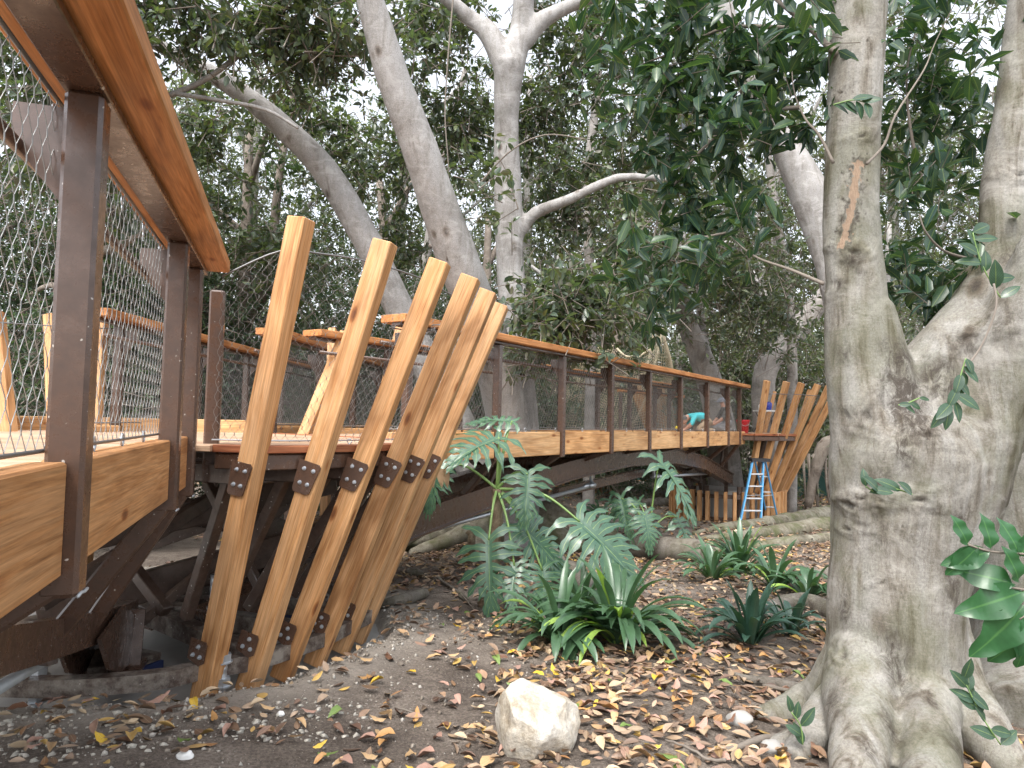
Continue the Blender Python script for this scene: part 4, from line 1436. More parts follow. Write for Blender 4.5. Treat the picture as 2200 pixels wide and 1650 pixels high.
limbs = [
    ([A(1935, 1640), A(1930, 1500), A(1922, 1350), A(1930, 1200), A(1945, 1080), A(1950, 980), A(1960, 900)], [W2(300, z), W2(275, z), W2(262, z), W2(262, z), W2(290, z), W2(310, z), W2(250, z)]),
    ([A(1890, 1060), A(1862, 880), A(1845, 740), A(1836, 600), A(1830, 450), A(1835, 300), A(1842, 120), A(1850, -60)], [W2(190, z), W2(150, z), W2(138, z), W2(120, z), W2(112, z), W2(108, z), W2(112, z), W2(114, z)]),
    ([A(1960, 930), A(2020, 815), A(2090, 715), A(2135, 650)], [W2(190, z), W2(180, z), W2(160, z), W2(130, z)]),
    ([A(1900, 960), A(1888, 860), A(1868, 760), A(1850, 660)], [W2(200, z), W2(172, z), W2(146, z), W2(126, z)]),
    ([A(1985, 960), A(2060, 900), A(2150, 860)], [W2(200, z), W2(230, z), W2(230, z)]),
    ([A(1955, 1330), A(1975, 1190), A(2010, 1060), A(2060, 900), A(2095, 760), A(2140, 640), A(2158, 540), A(2160, 420), A(2185, 250), A(2225, 0), A(2240, -80)], [W2(180, z), W2(225, z), W2(250, z), W2(250, z), W2(190, z), W2(150, z), W2(100, z), W2(92, z), W2(100, z), W2(104, z), W2(100, z)]),
    ([A(1990, 1150), A(2060, 950), A(2180, 740, 3.6), A(2260, 600, 3.5), A(2330, 420, 3.4)], [W2(160, z), W2(210, z), W2(190, z), W2(160, z), W2(130, z)]),
    # root flares
    ([A(1880, 1400), A(1840, 1520, 3.62), G(1740, 1600, 3.5, .02), G(1600, 1600, 3.5, -.06)], [.22, .17, .10, .04]),
    ([A(1880, 1380), A(1850, 1500, 3.5), A(1850, 1600, 3.25), G(1830, 1700, 3.0, -.02)], [.22, .18, .14, .08]),
    ([A(1960, 1380), A(1975, 1500, 3.5), A(1990, 1600, 3.25), G(2000, 1720, 2.9, -.02)], [.22, .17, .14, .10]),
    ([A(2000, 1330), A(2060, 1480, 3.6), A(2110, 1570, 3.4), G(2200, 1680, 3.1, -.02)], [.18, .14, .12, .08]),
    ([A(1860, 1420), A(1790, 1490, 3.9), G(1720, 1540, 3.95, .05), G(1590, 1530, 4.1, -.06)], [.20, .15, .10, .04]),
    ([A(1900, 1440), A(1780, 1540, 3.6), G(1700, 1630, 3.3, .0)], [.18, .11, .05]),
]
trunk_o = fused("trunk", limbs, .013, BARK, big, amp=.016, freq=3.2, n=28, smooth_it=9)
# knots, stains and the torn strip of bark, worked into the surface itself
KN = [(1845, 1075, .026), (1888, 1082, .020), (1822, 545, .034), (1793, 605, .022), (1845, 297, .024), (1840, 235, .014), (2170, 540, .026), (2065, 720, .040), (1965, 1075, .036), (1855, 890, .045), (1815, 1085, .045), (1808, 1135, .03), (1930, 1135, .016), (1888, 1250, .022), (1985, 930, .035), (1800, 190, .02), (1860, 80, .014), (1812, 1400, .03), (1900, 800, .02), (2185, 380, .03)]
ST = [(1945, 770, .10, 1.2, 1.0), (2010, 810, .10, 1.4, .9), (1950, 850, .13, 1.8, 1.1), (1930, 950, .07, 2.2, .8), (1965, 880, .12, 1.8, .9), (1905, 735, .06, 1.3, .6), (1880, 1030, .08, 1.5, .5), (1890, 1150, .09, 2.2, .45), (1960, 1160, .10, 1.6, .45), (1935, 1440, .08, 3.2, .75), (1925, 1560, .06, 3.0, .7), (2060, 1250, .07, 2.8, .8), (2075, 1120, .07, 1.6, .6),
      (1822, 560, .05, 1.3, .9), (1795, 610, .035, 1.8, .7), (2070, 730, .07, 1.2, .7), (2165, 545, .06, 1.2, .7), (1808, 1300, .035, 4., .7), (1850, 900, .06, 1.1, .5), (1810, 760, .07, 1.3, .5), (1795, 880, .05, 2.0, .5), (2150, 700, .09, 1.5, .5), (1780, 1500, .08, 1.2, .6), (1865, 1600, .04, 2.5, .8), (2010, 1500, .03, 4, .7)]
WC = [(1836, 345), (1830, 390), (1822, 440), (1812, 480), (1800, 532)]


def pix(p):
    """photo pixel of a world point"""
    x, y, z_ = p[..., 0], p[..., 1], p[..., 2] - CH
    f = y * cp + z_ * sp; b = -y * sp + z_ * cp; a = x
    a, b = a / f, b / f
    a0 = a * math.cos(ROLL) + b * math.sin(ROLL); b0 = -a * math.sin(ROLL) + b * math.cos(ROLL)
    return 1100 + 1500 * a0, 825 - 1500 * b0


def surf(co, px, py):
    """nearest-to-eye surface vertex on the sight line: where the mark sits on the trunk"""
    X, Y = pix(co)
    d = (X - px) ** 2 + (Y - py) ** 2
    c = np.where(d < 12 ** 2)[0]
    if not len(c): return None
    return co[c[np.argmin(co[c, 1])]]


me = trunk_o.data
nv = len(me.vertices)
co = np.empty(nv * 3, dtype=np.float32); me.vertices.foreach_get("co", co); co = co.reshape(-1, 3)
nr = np.empty(nv * 3, dtype=np.float32); me.vertex_normals.foreach_get("vector", nr); nr = nr.reshape(-1, 3)
disp = np.zeros(nv); stain = np.zeros(nv); wound = np.zeros(nv)
for px, py, r in KN:
    c = surf(co, px, py)
    if c is None: continue
    d = np.linalg.norm((co - c) * np.array([1, .8, 1.15]), axis=1)
    ang_ = np.arctan2(co[:, 2] - c[2], co[:, 0] - c[0]); wob_ = 1 + .35 * np.sin(ang_ * 2 + px) + .2 * np.sin(ang_ * 5 + py)
    d = d * wob_
    disp += .38 * r * np.exp(-((d - r) / (r * .5)) ** 2) - .22 * r * np.exp(-(d / (r * .45)) ** 2)
    disp += .25 * r * np.exp(-((d - 2 * r) / (r * .5)) ** 2)
    stain = np.maximum(stain, .8 * np.exp(-(d / (r * .55)) ** 2) + .35 * np.exp(-((d - 1.45 * r) / (r * .3)) ** 2))
for px, py, r, st_, a in ST:
    c = surf(co, px, py)
    if c is None: continue
    d = np.linalg.norm((co - c) * np.array([1, .7, 1 / st_]), axis=1)
    stain = np.maximum(stain, a * np.exp(-(d / r) ** 2))
wp = [surf(co, *q) for q in WC]
for a_, b_ in zip(wp, wp[1:]):
    if a_ is None or b_ is None: continue
    t = np.clip(((co - a_) @ (b_ - a_)) / ((b_ - a_) @ (b_ - a_)), 0, 1)
    d = np.linalg.norm(co - a_ - t[:, None] * (b_ - a_), axis=1)
    d = d * (1 + .38 * np.sin(co[:, 2] * 47 + 3 * np.sin(co[:, 0] * 90)) + .22 * np.sin(co[:, 2] * 131 + co[:, 0] * 160)) 
    wound = np.maximum(wound, np.clip(1.2 - d / .026, 0, 1))
    stain = np.maximum(stain, .75 * np.exp(-((d - .030) / .009) ** 2))
disp -= .006 * np.clip(wound * 2, 0, 1)
# wrinkles across the bark where the limbs part
zz_ = co[:, 2]
disp += .0012 * np.sin(zz_ * 75 + 5 * np.sin(co[:, 0] * 7) + 3 * np.sin(co[:, 1] * 9)) * np.exp(-((zz_ - (CH - .12)) / .35) ** 2) * np.clip((co[:, 0] - 1.9) * 3, 0, 1)
co = co + nr * disp[:, None].astype(np.float32)
me.vertices.foreach_set("co", co.ravel().astype(np.float32))
at_ = me.color_attributes.new("marks", 'FLOAT_COLOR', 'POINT')
at_.data.foreach_set("color", np.stack([np.clip(stain, 0, 1), wound, np.zeros(nv), np.ones(nv)], 1).astype(np.float32).ravel())
me.update()
# second stem behind it
back_trunk = thing("fig_tree", G(2190, 1560, 4.7), "shaded grey fig trunk standing close behind the big near one at the right edge", "tree")
limbs = [([G(2200, 1560, 4.7, -.1), A(2190, 1400, 4.7), A(2185, 1200, 4.7), A(2200, 1000, 4.7), A(2240, 800, 4.7), A(2290, 500, 4.7)], [.36, .28, .27, .27, .24, .2]),
         ([A(2180, 1350, 4.7), A(2150, 1480, 4.5), G(2110, 1570, 4.2, 0)], [.2, .14, .06]), ([A(2200, 1350, 4.7), A(2230, 1500, 4.4), G(2260, 1600, 4.1, 0)], [.2, .14, .06])]
fused("trunk", limbs, .025, BARK, back_trunk, amp=.015, freq=3, n=20)


# foliage of the near fig: branches with big leaves
def near_branch(pts, r=.016, parent=big, mat=TWIG_P):
    mb = MB(); p, r_ = catmull(pts, [r * (1 - .75 * i / (len(pts) - 1)) for i in range(len(pts))], 5)
    mb.tube(p, r_, 7)
    return mb.build("branch", mat, parent, True)


near_branch([A(1800, 120, 3.7), A(1740, 60, 3.8), A(1680, 10, 3.9), A(1620, -40, 4.)], .022)
near_branch([A(1790, 350, 3.6), A(1760, 290, 3.65), A(1730, 255, 3.7), A(1705, 190, 3.8), A(1700, 100, 3.9)], .009)
near_branch([A(1862, 352, 3.45), A(1900, 310, 3.5), A(1925, 245, 3.5), A(1985, 150, 3.7), A(2010, 90, 3.8), A(2060, -10, 3.8)], .008)
near_branch([A(1770, 610, 3.6), A(1700, 580, 3.7), A(1620, 550, 3.8), A(1560, 500, 3.9)], .011)
near_branch([A(1720, 230, 3.9), A(1600, 250, 4.0), A(1500, 330, 4.1), A(1420, 450, 4.2), A(1400, 560, 4.2)], .014)
near_branch([A(1700, 60, 4.0), A(1560, 60, 4.1), A(1450, 110, 4.2), A(1350, 150, 4.3)], .014)
near_branch([A(1560, 500, 3.9), A(1480, 520, 4.0), A(1450, 560, 4.0)], .008)
near_branch([A(2100, 560, 3.9), A(2030, 540, 3.8), A(1990, 500, 3.7), A(1975, 460, 3.7)], .010)
near_branch([A(2000, 440, 4.2), A(1960, 300, 4.2), A(1950, 140, 4.2), A(2000, -20, 4.2)], .012)
NC = []
for px, py, z_, rx, rz, n_ in ((1600, 60, 4.0, .50, .28, 42), (1430, 60, 4.2, .35, .28, 26), (1480, 190, 4.1, .42, .28, 34), (1640, 200, 4.0, .30, .30, 24), (1360, 180, 4.3, .15, .2, 8), (1560, 310, 4.0, .28, .25, 24), (1430, 330, 4.2, .16, .18, 9),
                               (1480, 450, 4.1, .22, .22, 16), (1370, 560, 4.2, .20, .16, 11), (1420, 640, 4.2, .12, .14, 8), (1500, 560, 4.0, .16, .14, 8), (1570, 460, 3.9, .10, .12, 5), (1720, 100, 3.9, .18, .3, 12),
                               (1990, 80, 4.2, .35, .3, 28), (2060, 250, 4.3, .25, .4, 24), (1960, 300, 4.3, .2, .4, 20), (2000, 500, 3.9, .22, .2, 13), (1980, 640, 4.2, .22, .2, 16), (2060, 580, 4.2, .12, .2, 6), (1930, 60, 4.2, .15, .25, 10), (1330, 30, 4.4, .2, .2, 8), (1310, 60, 4.6, .12, .12, 4)):
    NC.append(np.array(at(px, py, z_))[None] + rng.normal(size=(n_, 3)) * np.array([rx, .35, rz]) * .62)
NC = np.concatenate(NC)
arr, tw = clusters(NC, 8, .135, W=.42, hi=True, droop=.75, twig=.16)
crown(big, [arr], LEAF_NEAR, [tw], TWIG, (.0016, .003))


# leaf sprays on the trunk; each leaf its own part
def leaf_mesh(name, L, W, mat, seg=7, fold=.18, bend=.25, wav=.0):
    vs, fs, uv = [], [], []
    for i in range(seg + 1):
        u = i / seg
        w = W * L * (math.sin(math.pi * min(1, u ** .85)) ** .8) * .5 + 1e-4
        for v in (-1, 0, 1):
            vs.append((u * L, v * w, fold * abs(v) * w - bend * L * u * u + wav * L * math.sin(u * 14 + v * 2) * abs(v)))
            uv.append((u, v * .5 + .5))
    for i in range(seg):
        for k in range(2):
            a = i * 3 + k
            fs.append((a, a + 3, a + 4, a + 1))
    return mesh(name, vs, fs, mat, True, uv)


def orient(p, d, upv=Vector((0, 0, 1))):
    x = d.normalized()
    y = upv.cross(x)
    if y.length < 1e-3: y = Vector((0, 1, 0))
    y.normalize(); zz = x.cross(y)
    M = Matrix((x, y, zz)).transposed().to_4x4(); M.translation = p
    return M


def spray(parent, pts, leaves, L=.1, mat=None, stem_r=.003, stem=True):
    """twig through pts; leaves = [(px,py,z, dx,dz, scale)]"""
    if stem:
        mb = MB(); p, r_ = catmull(pts, [stem_r] * len(pts), 4); mb.tube(p, r_, 6); mb.build("twig", STEMG, parent, True)
    for (q, d, s, tilt) in leaves:
        me = leaf_mesh("leaf", L * s, .46, mat or LEAF_NEAR, bend=random.uniform(.1, .35), wav=.006)
        o = bpy.data.objects.new("leaf", me)
        put(o, orient(q, d, tilt), parent)


def dv(x, y, z_): return Vector((x, y, z_))


def rand_spray(parent, base_px, n, L, z_, ang0, ang1, reach=20):
    pts = [A(*b, z_) for b in base_px]
    lv = []
    for i in range(n):
        f = i / max(1, n - 1)
        j = min(len(pts) - 2, int(f * (len(pts) - 1)))
        q = pts[j].lerp(pts[j + 1], f * (len(pts) - 1) - j)
        a = R(random.uniform(ang0, ang1))
        d = dv(math.cos(a), random.uniform(-.5, .1), math.sin(a))
        lv.append((q, d, random.uniform(.75, 1.15), dv(random.uniform(-.3, .3), -.9, random.uniform(.2, .8))))
    spray(parent, pts, lv, L)


spg = "green leaf sprays sprouting from the big near trunk"
for lb, base, n, L, z_, a0, a1 in (
        ("small green spray hanging over the trunk high on the left stem", [(1790, 225), (1830, 215), (1860, 220)], 7, .10, 3.35, -130, 20),
        ("green spray with a pale twig on the middle of the near trunk", [(1960, 1062), (1920, 1050), (1880, 1055), (1860, 1045)], 6, .10, 3.05, -140, 190),
        ("dense green spray hanging right of the dark fork", [(2075, 770), (2060, 820), (2050, 860), (2030, 880)], 10, .10, 3.05, -150, -20),
        ("tiny three-leaved sprig at the dark fork", [(1975, 855), (1945, 868), (1930, 870)], 4, .06, 3.15, -150, 10),
        ("bright green sprout growing from the right stem of the near fig", [(2150, 640), (2120, 590), (2100, 540), (2090, 500)], 9, .12, 3.2, -60, 200),
        ("young green leaves at the foot of the near trunk on its right", [(2150, 1600), (2110, 1540), (2085, 1490), (2070, 1460)], 12, .10, 2.95, -40, 170),
        ("low green seedling left of the root flare", [(1725, 1600), (1720, 1560), (1700, 1530)], 5, .10, 3.3, 20, 170)):
    p0 = A(*base[0], z_)
    rt = thing("leaf_spray", p0, lb, "leaf spray", spg)
    rand_spray(rt, base, n, L, z_, a0, a1)
# hanging vine
vine = thing("vine", A(2135, 620, 3.1), "thin pale vine hanging from the sprout on the right stem", "vine")
mb = MB(); p, r_ = catmull([A(2135, 610, 3.15), A(2140, 660, 3.1), A(2110, 740, 3.08), A(2070, 800, 3.06), A(2065, 830, 3.06)], [.005] * 5, 6); mb.tube(p, r_, 6); mb.build("stem", TWIG_P, vine, True)
spray(vine, [], [(A(2068, 800, 3.05), dv(.3, -.2, -.9), 1, dv(0, -1, .2)), (A(2066, 830, 3.05), dv(-.1, -.2, -1), .9, dv(.2, -1, .2))], .06, stem=False)
# foreground branch entering from the right
fg = thing("fig_branch", A(2230, 1260, 1.7), "close blurred branch of large wavy green leaves reaching in at the right edge", "branch")
mb = MB()
for pts in ([(2260, 1200), (2200, 1190), (2130, 1185), (2080, 1170)], [(2290, 1280), (2220, 1270), (2160, 1260)], [(2280, 1330), (2230, 1310), (2190, 1330)]):
    p, r_ = catmull([A(a, b, 1.8) for a, b in pts], [.003] * len(pts), 4); mb.tube(p, r_, 6)
mb.build("twig", TWIG, fg, True)
for (a, b, dx, dz, L) in ((2080, 1172, -.5, 1, .075), (2100, 1175, -.6, -.7, .09), (2130, 1180, -.2, 1., .08), (2125, 1185, -1., -.35, .10), (2190, 1190, -.35, .9, .085), (2190, 1195, .6, .8, .1), (2180, 1255, -1, .25, .12), (2200, 1270, -1, -.35, .15), (2200, 1300, -.8, -.9, .16), (2210, 1320, .0, -1, .13), (2190, 1250, -.3, .6, .09), (2215, 1345, -.6, -.8, .12)):
    me = leaf_mesh("leaf", L * 1.15, .50, LEAF_FG, 14, .22, .22, .055)
    put(bpy.data.objects.new("leaf", me), orient(A(a, b, 1.8), dv(dx, random.uniform(-.3, .2), dz), dv(.1, -1, .3)), fg)

# ------------------------------------------------------------------ roots and logs on the ground
def ground_root(label, pts, rad, mat, name="surface_root", up=.5, group="tree roots lying on the ground"):
    P_ = []
    for (px, py, z_), r in zip(pts, rad):
        q = G(px, py, z_); q.z += r * up; P_.append(q)
    o = fused(name, [(P_, list(rad))], max(.02, min(rad) * .35), mat, None, amp=.03, freq=2.2, n=14, smooth_it=3)
    return tag(o, label, "root", group)


ground_root("top one of the thick mossy roots running left from the near trunk", [(2000, 1120, 14.6), (1820, 1115, 14.4), (1700, 1125, 13.8), (1560, 1140, 13.3), (1490, 1150, 13.)], (.34, .30, .20, .12, .06), ROOTM, up=.3)
ground_root("middle one of the thick mossy roots running left from the near trunk", [(2000, 1140, 13.4), (1800, 1140, 13.0), (1680, 1150, 12.6), (1580, 1158, 12.3), (1500, 1160, 12.1)], (.28, .24, .17, .10, .05), ROOTM, up=.3)
ground_root("lowest of the thick mossy roots running left from the near trunk", [(2000, 1160, 12.), (1800, 1165, 11.7), (1700, 1172, 11.3), (1600, 1180, 10.9), (1530, 1185, 10.7)], (.16, .14, .12, .08, .04), ROOTM, up=.3)
ground_root("thick bare grey root lying behind the split-leaf plant", [(1250, 1175, 9.9), (1340, 1190, 9.7), (1420, 1200, 9.5), (1490, 1205, 9.3), (1540, 1215, 9.1)], (.12, .17, .19, .18, .10), ROOTG, up=.75)
ground_root("knobbly grey root between the split leaves and the strap leaves", [(1180, 1215, 9.2), (1200, 1250, 8.3), (1260, 1290, 7.1), (1275, 1320, 6.6)], (.14, .18, .14, .07), ROOTG, up=.7)
ground_root("curved root stub beside the right-hand strap-leaved clump", [(1640, 1330, 6.6), (1680, 1310, 6.7), (1740, 1310, 6.6), (1800, 1330, 6.3)], (.05, .09, .10, .09), ROOTG)
ground_root("short grey root right of the far strap-leaved clump", [(1730, 1245, 8.3), (1800, 1240, 8.3), (1900, 1240, 8.3)], (.06, .10, .12), ROOTG)
ground_root("mossy root rising toward the tree under the long footbridge", [(870, 1185, 10.9), (930, 1165, 11.0), (1000, 1150, 11.2), (1060, 1130, 11.4)], (.10, .17, .22, .26), ROOTM)
ground_root("low root crossing the bare ground beneath the arch", [(1340, 1090, 17.), (1420, 1085, 17.), (1480, 1090, 16.6)], (.12, .16, .10), ROOTG)
ground_root("pale half-buried root beside the slanted post feet", [(800, 1310, 6.6), (860, 1295, 6.9), (915, 1280, 7.1)], (.04, .06, .05), ROOTG)
ground_root("thin root running through the leaf litter left of the split-leaf plant", [(830, 1215, 9.4), (900, 1240, 8.6), (960, 1260, 8.0), (1010, 1300, 7.0)], (.04, .04, .035, .03), ROOTG)
ground_root("dark root end lying in front of the near trunk", [(1560, 1450, 4.6), (1640, 1470, 4.4), (1720, 1490, 4.2), (1780, 1500, 4.1)], (.02, .04, .05, .06), ROOTG)

# ------------------------------------------------------------------ boulder, stones and sticks
bm = bmesh.new()
bmesh.ops.create_icosphere(bm, subdivisions=5, radius=1)
for v in bm.verts:
    p = v.co.copy()
    # cut by tilted planes for the flat broken faces
    for nrm_, dd in (((.1, -.45, 1), .62), ((-1, -.3, .1), .74), ((.9, -.5, .25), .74), ((.55, -.8, -.5), .80), ((-.5, -.9, -.15), .82), ((0, 0, -1), .7), ((.4, .2, .9), .74)):
        nn = Vector(nrm_).normalized(); e = p.dot(nn) - dd
        if e > 0: p -= nn * e * .93
    q = p * 1.6 + Vector((3, 1, 7))
    p += p.normalized() * (noise.noise(q) * .09 + noise.noise(q * 3.1) * .035 + noise.noise(q * 9) * .014)
    taper = 1 - .20 * max(0, -p.z)
    v.co = Vector((p.x * .215 * taper, p.y * .17 * taper, p.z * .215))
me = bpy.data.meshes.new("boulder"); bm.to_mesh(me); bm.free(); me.materials.append(ROCKM); smooth_all(me)
q = at(1152, 1560, 3.35)
o = bpy.data.objects.new("boulder", me)
put(o, Matrix.Translation((q.x, q.y, gz(q.x, q.y) + .105)))
tag(o, "pale angular boulder sitting in the leaf litter at the bottom centre", "boulder")
for lb, px, py, z_, s, c in (("small white stone on the soil at the bottom left", 398, 1632, 3.12, .035, WHITE), ("white pebble near the foot of the first slanted post", 604, 1528, 3.65, .022, WHITE),
                             ("grey stone half hidden in leaves left of the root flare", 1590, 1530, 3.75, .07, CONC), ("flat grey stone lying by the left root flare", 1660, 1610, 3.4, .06, CONC), ("dark round seed pod on the leaf litter", 860, 1455, 4.5, .025, TWIG)):
    bm = bmesh.new(); bmesh.ops.create_icosphere(bm, subdivisions=3, radius=1)
    sd = random.random() * 20
    for v in bm.verts:
        v.co = v.co * (1 + .3 * noise.noise(v.co * 1.3 + Vector((sd, 0, 0)))); v.co = Vector((v.co.x * s, v.co.y * s * .8, v.co.z * s * .6))
    me = bpy.data.meshes.new("stone"); bm.to_mesh(me); bm.free(); me.materials.append(c); smooth_all(me)
    q = at(px, py, z_); o = bpy.data.objects.new("stone", me)
    put(o, Matrix.Translation((q.x, q.y, gz(q.x, q.y) + s * .25)) @ Matrix.Rotation(sd, 4, 'Z')); tag(o, lb, "stone", "loose stones")
for lb, pts, r in (("thick pale broken stick pointing at the boulder", [(1665, 1545, 3.55), (1630, 1575, 3.45), (1585, 1600, 3.35), (1560, 1605, 3.3)], .020),
                   ("thin pale forked stick in front of the thick one", [(1560, 1625, 3.2), (1520, 1600, 3.25), (1480, 1590, 3.3), (1430, 1570, 3.4)], .009),
                   ("bent pale twig at the bottom edge", [(1540, 1640, 3.1), (1500, 1650, 3.05), (1460, 1645, 3.05)], .008),
                   ("dark stick lying in the leaves right of the strap leaves", [(1640, 1450, 4.4), (1700, 1462, 4.3), (1760, 1470, 4.2)], .014),
                   ("thin dry twig on the bare soil left of the split-leaf plant", [(940, 1265, 7.6), (985, 1290, 7.), (1020, 1320, 6.4)], .009),
                   ("thin dark twig behind the boulder", [(1040, 1505, 3.9), (1100, 1515, 3.85), (1140, 1500, 3.9)], .006),
                   ("short grey stick left of the boulder", [(850, 1520, 3.8), (905, 1525, 3.75)], .008)):
    P_ = []
    for a, b, c in pts:
        q = at(a, b, c); P_.append(Vector((q.x, q.y, gz(q.x, q.y) + .02 + random.uniform(0, .03))))
    mb = MB(); p, r_ = catmull(P_, [r * (1 - .4 * i / (len(P_) - 1)) for i in range(len(P_))], 5)
    mb.tube([q + Vector((random.uniform(-.002, .002), 0, random.uniform(-.003, .003))) for q in p], r_, 8)
    tag(mb.build("stick", TWIG_P if "pale" in lb or "grey" in lb else TWIG, None, True), lb, "stick", "fallen sticks")

# ------------------------------------------------------------------ plants
def split_leaf(L, Wd, mat, lobes=9, seed=0):
    """deeply cut leaf: long curved lobes set along a midrib; local x from stalk to tip"""
    rs = random.Random(seed)
    vs, fs, uv = [], [], []

    def strip(x0, ang, ln, w0, w1, seg, sgn, bendf, zo):
        b = len(vs)
        x, y, th = x0, 0., ang
        pts = [(x, y, th)]
        for k in range(seg):
            th -= bendf / seg
            x += math.cos(th) * ln / seg; y += math.sin(th) * ln / seg
            pts.append((x, y, th))
        for k, (x, y, th) in enumerate(pts):
            u = k / seg
            w = (w0 * (1 - u) + w1 * u) * (1 if u < .55 else (1 - ((u - .55) / .45) ** 1.6)) + .002
            w *= 1 + .42 * math.sin(u * 13 + seed + x0 * 30) * (u > .3)
            for v in (-1, 0, 1):
                xx = x - math.sin(th) * w * v; yy = (y + math.cos(th) * w * v)
                rip = .012 * math.sin(u * 12 + v * 1.5 + x0 * 20) * u
                z_ = -.30 * (xx - .25) ** 2 * (1 if xx > .25 else .4) - .50 * yy * yy + .16 * min(.18, abs(yy)) + rip + zo * min(1, u * 3) - .10 * w * (1 - abs(v)) * 0 + .28 * w * abs(v) * u
                vs.append((xx * L, yy * sgn * L * Wd, z_ * L))
                uv.append((min(1, u), .5 + v * .5))
        for k in range(seg):
            for c in range(2):
                q = b + k * 3 + c
                fs.append((q, q + 3, q + 4, q + 1) if sgn > 0 else (q + 1, q + 4, q + 3, q))
    for sgn in (-1, 1):
        for j in range(lobes):
            f = j / (lobes - 1)
            x0 = .02 + .80 * f ** 1.05
            ang = R(142 - 112 * f ** .75) + rs.uniform(-.07, .07)
            ln = (.40 + .17 * math.sin(math.pi * min(1, f * 1.25 + .12)) - .16 * f) * rs.uniform(1.0, 1.25)
            w = (.043 if f < .75 else .036) * rs.uniform(.9, 1.15)
            strip(x0, ang, ln, .050 if f < .8 else .042, w, 9, sgn, .45 + rs.uniform(-.2, .25) + (.5 if f < .15 else 0), .004 * (j % 2))
            # side lobe forking off the longer ones
            if .1 < f < .8:
                xb = x0 + math.cos(ang - .2) * ln * .45; yb = math.sin(ang - .2) * ln * .45
    b0 = len(vs)
    strip(.0, 0., 1.0, .050, .036, 12, 1, 0., .006)
    return mesh("leaf", vs, fs, mat, True, uv)


def philodendron(label, zc, base, crownp, leaves, stem_r, extra=None):
    """leaves: (blade base px, tip px, dz_base, dz_tip, width, tilt normal)"""
    g = G(*base, zc)
    root = thing("split_leaf_philodendron", g, label, "plant", "split-leaf philodendrons")
    cpt = at(*crownp, zc)
    mid = g.lerp(cpt, .5) + Vector((.05, 0, 0))
    mb = MB(); p, r_ = catmull([g, mid, cpt], [stem_r * 1.1, stem_r, stem_r * .8], 12)
    r_ = [r * (1.10 if i % 2 else .92) for i, r in enumerate(r_)]
    mb.tube(p, r_, 14); mb.build("stem", PALMT, root, True)
    for i, (bp, tp, db, dt, wd, tilt) in enumerate(leaves):
        b = at(*bp, zc + db); t = at(*tp, zc + dt)
        L = (t - b).length * 1.08
        me = split_leaf(L, wd * 1.10, PHILO, 8 + i % 3, seed=i * 7 + int(zc))
        put(bpy.data.objects.new("leaf", me), orient(b, t - b, Vector(tilt)), root)
        m1 = cpt.lerp(b, .55) + Vector((0, 0, .10 * (b - cpt).length + .03))
        mb = MB(); q, rq = catmull([cpt, m1, b], [.016, .012, .009], 7); mb.tube(q, rq, 8); mb.build("petiole", STEMG, root, True)
    return root, cpt


ph1, c1 = philodendron("large split-leaf philodendron with bare scarred stem in front of the long footbridge", 6.6, (1040, 1305), (1068, 1050), [
    ((1072, 940), (965, 985), .1, -.25, .85, (-.2, -.8, .7)),
    ((1134, 1018), (1128, 1125), -.15, -.3, .85, (.1, -.95, .3)),
    ((1245, 1120), (1372, 1240), -.3, -.55, .80, (.1, -.8, .75)),
    ((1050, 1160), (1052, 1312), -.35, -.55, .80, (-.2, -.95, .35)),
    ((1165, 1225), (1172, 1318), -.2, -.35, .95, (.15, -.8, .6)),
    ((945, 1000), (915, 1098), .2, .1, .60, (-.3, -.95, .2)),
    ((1100, 905), (1010, 900), .3, .35, .7, (0, -.5, .9)),
    ((1190, 1205), (1242, 1250), .1, .2, .8, (.4, -.7, .7)),
    ((1120, 1130), (1215, 1225), -.05, -.1, .75, (.25, -.85, .6)),
    ((1105, 1215), (1098, 1300), -.4, -.6, .85, (-.1, -.9, .5)),
], .060)
mb = MB(); q_, r_ = catmull([c1, at(1074, 1000, 6.55), at(1071, 950, 6.5)], [.014, .012, .003], 6); mb.tube(q_, r_, 8); mb.build("bud_spear", STEMG, ph1, True)
for dx in (0, 18, 30):
    me = leaf_mesh("withered_leaf", .28, .25, DEAD, 8, .4, .1, .03)
    put(bpy.data.objects.new("withered_leaf", me), orient(at(925 + dx, 985, 6.5), dv(.12, 0, -1), dv(0, -1, 0)), ph1)
stub = thing("cut_stem", G(1012, 1200, 9.0), "small dead cut stem standing in the litter left of the scarred stem", "plant stem")
mb = MB(); b_ = G(1012, 1195, 9.2); mb.tube([b_, b_ + Vector((.0, 0, .25)), b_ + Vector((.02, 0, .42))], [.05, .06, .035], 9); mb.build("stem", PALMT, stub, True)
mb = MB(); mb.tube([b_ + Vector((.0, 0, .30)), b_ + Vector((-.07, 0, .36))], [.03, .035], 8); mb.build("knot", PALMT, stub, True)

philodendron("mid-distance split-leaf philodendron with one tall arching leaf below the far arch", 10.3, (1395, 1190), (1395, 1140), [
    ((1418, 990), (1500, 1105), 0, -.3, .62, (.6, -.7, .5)),
    ((1335, 1070), (1352, 1155), .2, 0, .6, (-.5, -.7, .6)),
    ((1385, 1105), (1400, 1180), -.2, -.35, .8, (.1, -.8, .6)),
    ((1455, 1110), (1490, 1190), .1, -.2, .6, (.4, -.8, .4)),
    ((1370, 1080), (1300, 1110), .3, .4, .6, (-.2, -.6, .8)),
], .05)
philodendron("small far split-leaf philodendron at the foot of the pale fig", 11.3, (1300, 1160), (1300, 1130), [
    ((1310, 1075), (1345, 1120), 0, -.2, .7, (.3, -.8, .6)),
    ((1285, 1090), (1245, 1135), .1, 0, .7, (-.3, -.8, .6)),
    ((1300, 1120), (1310, 1165), -.1, -.3, .7, (0, -.9, .4)),
], .045)


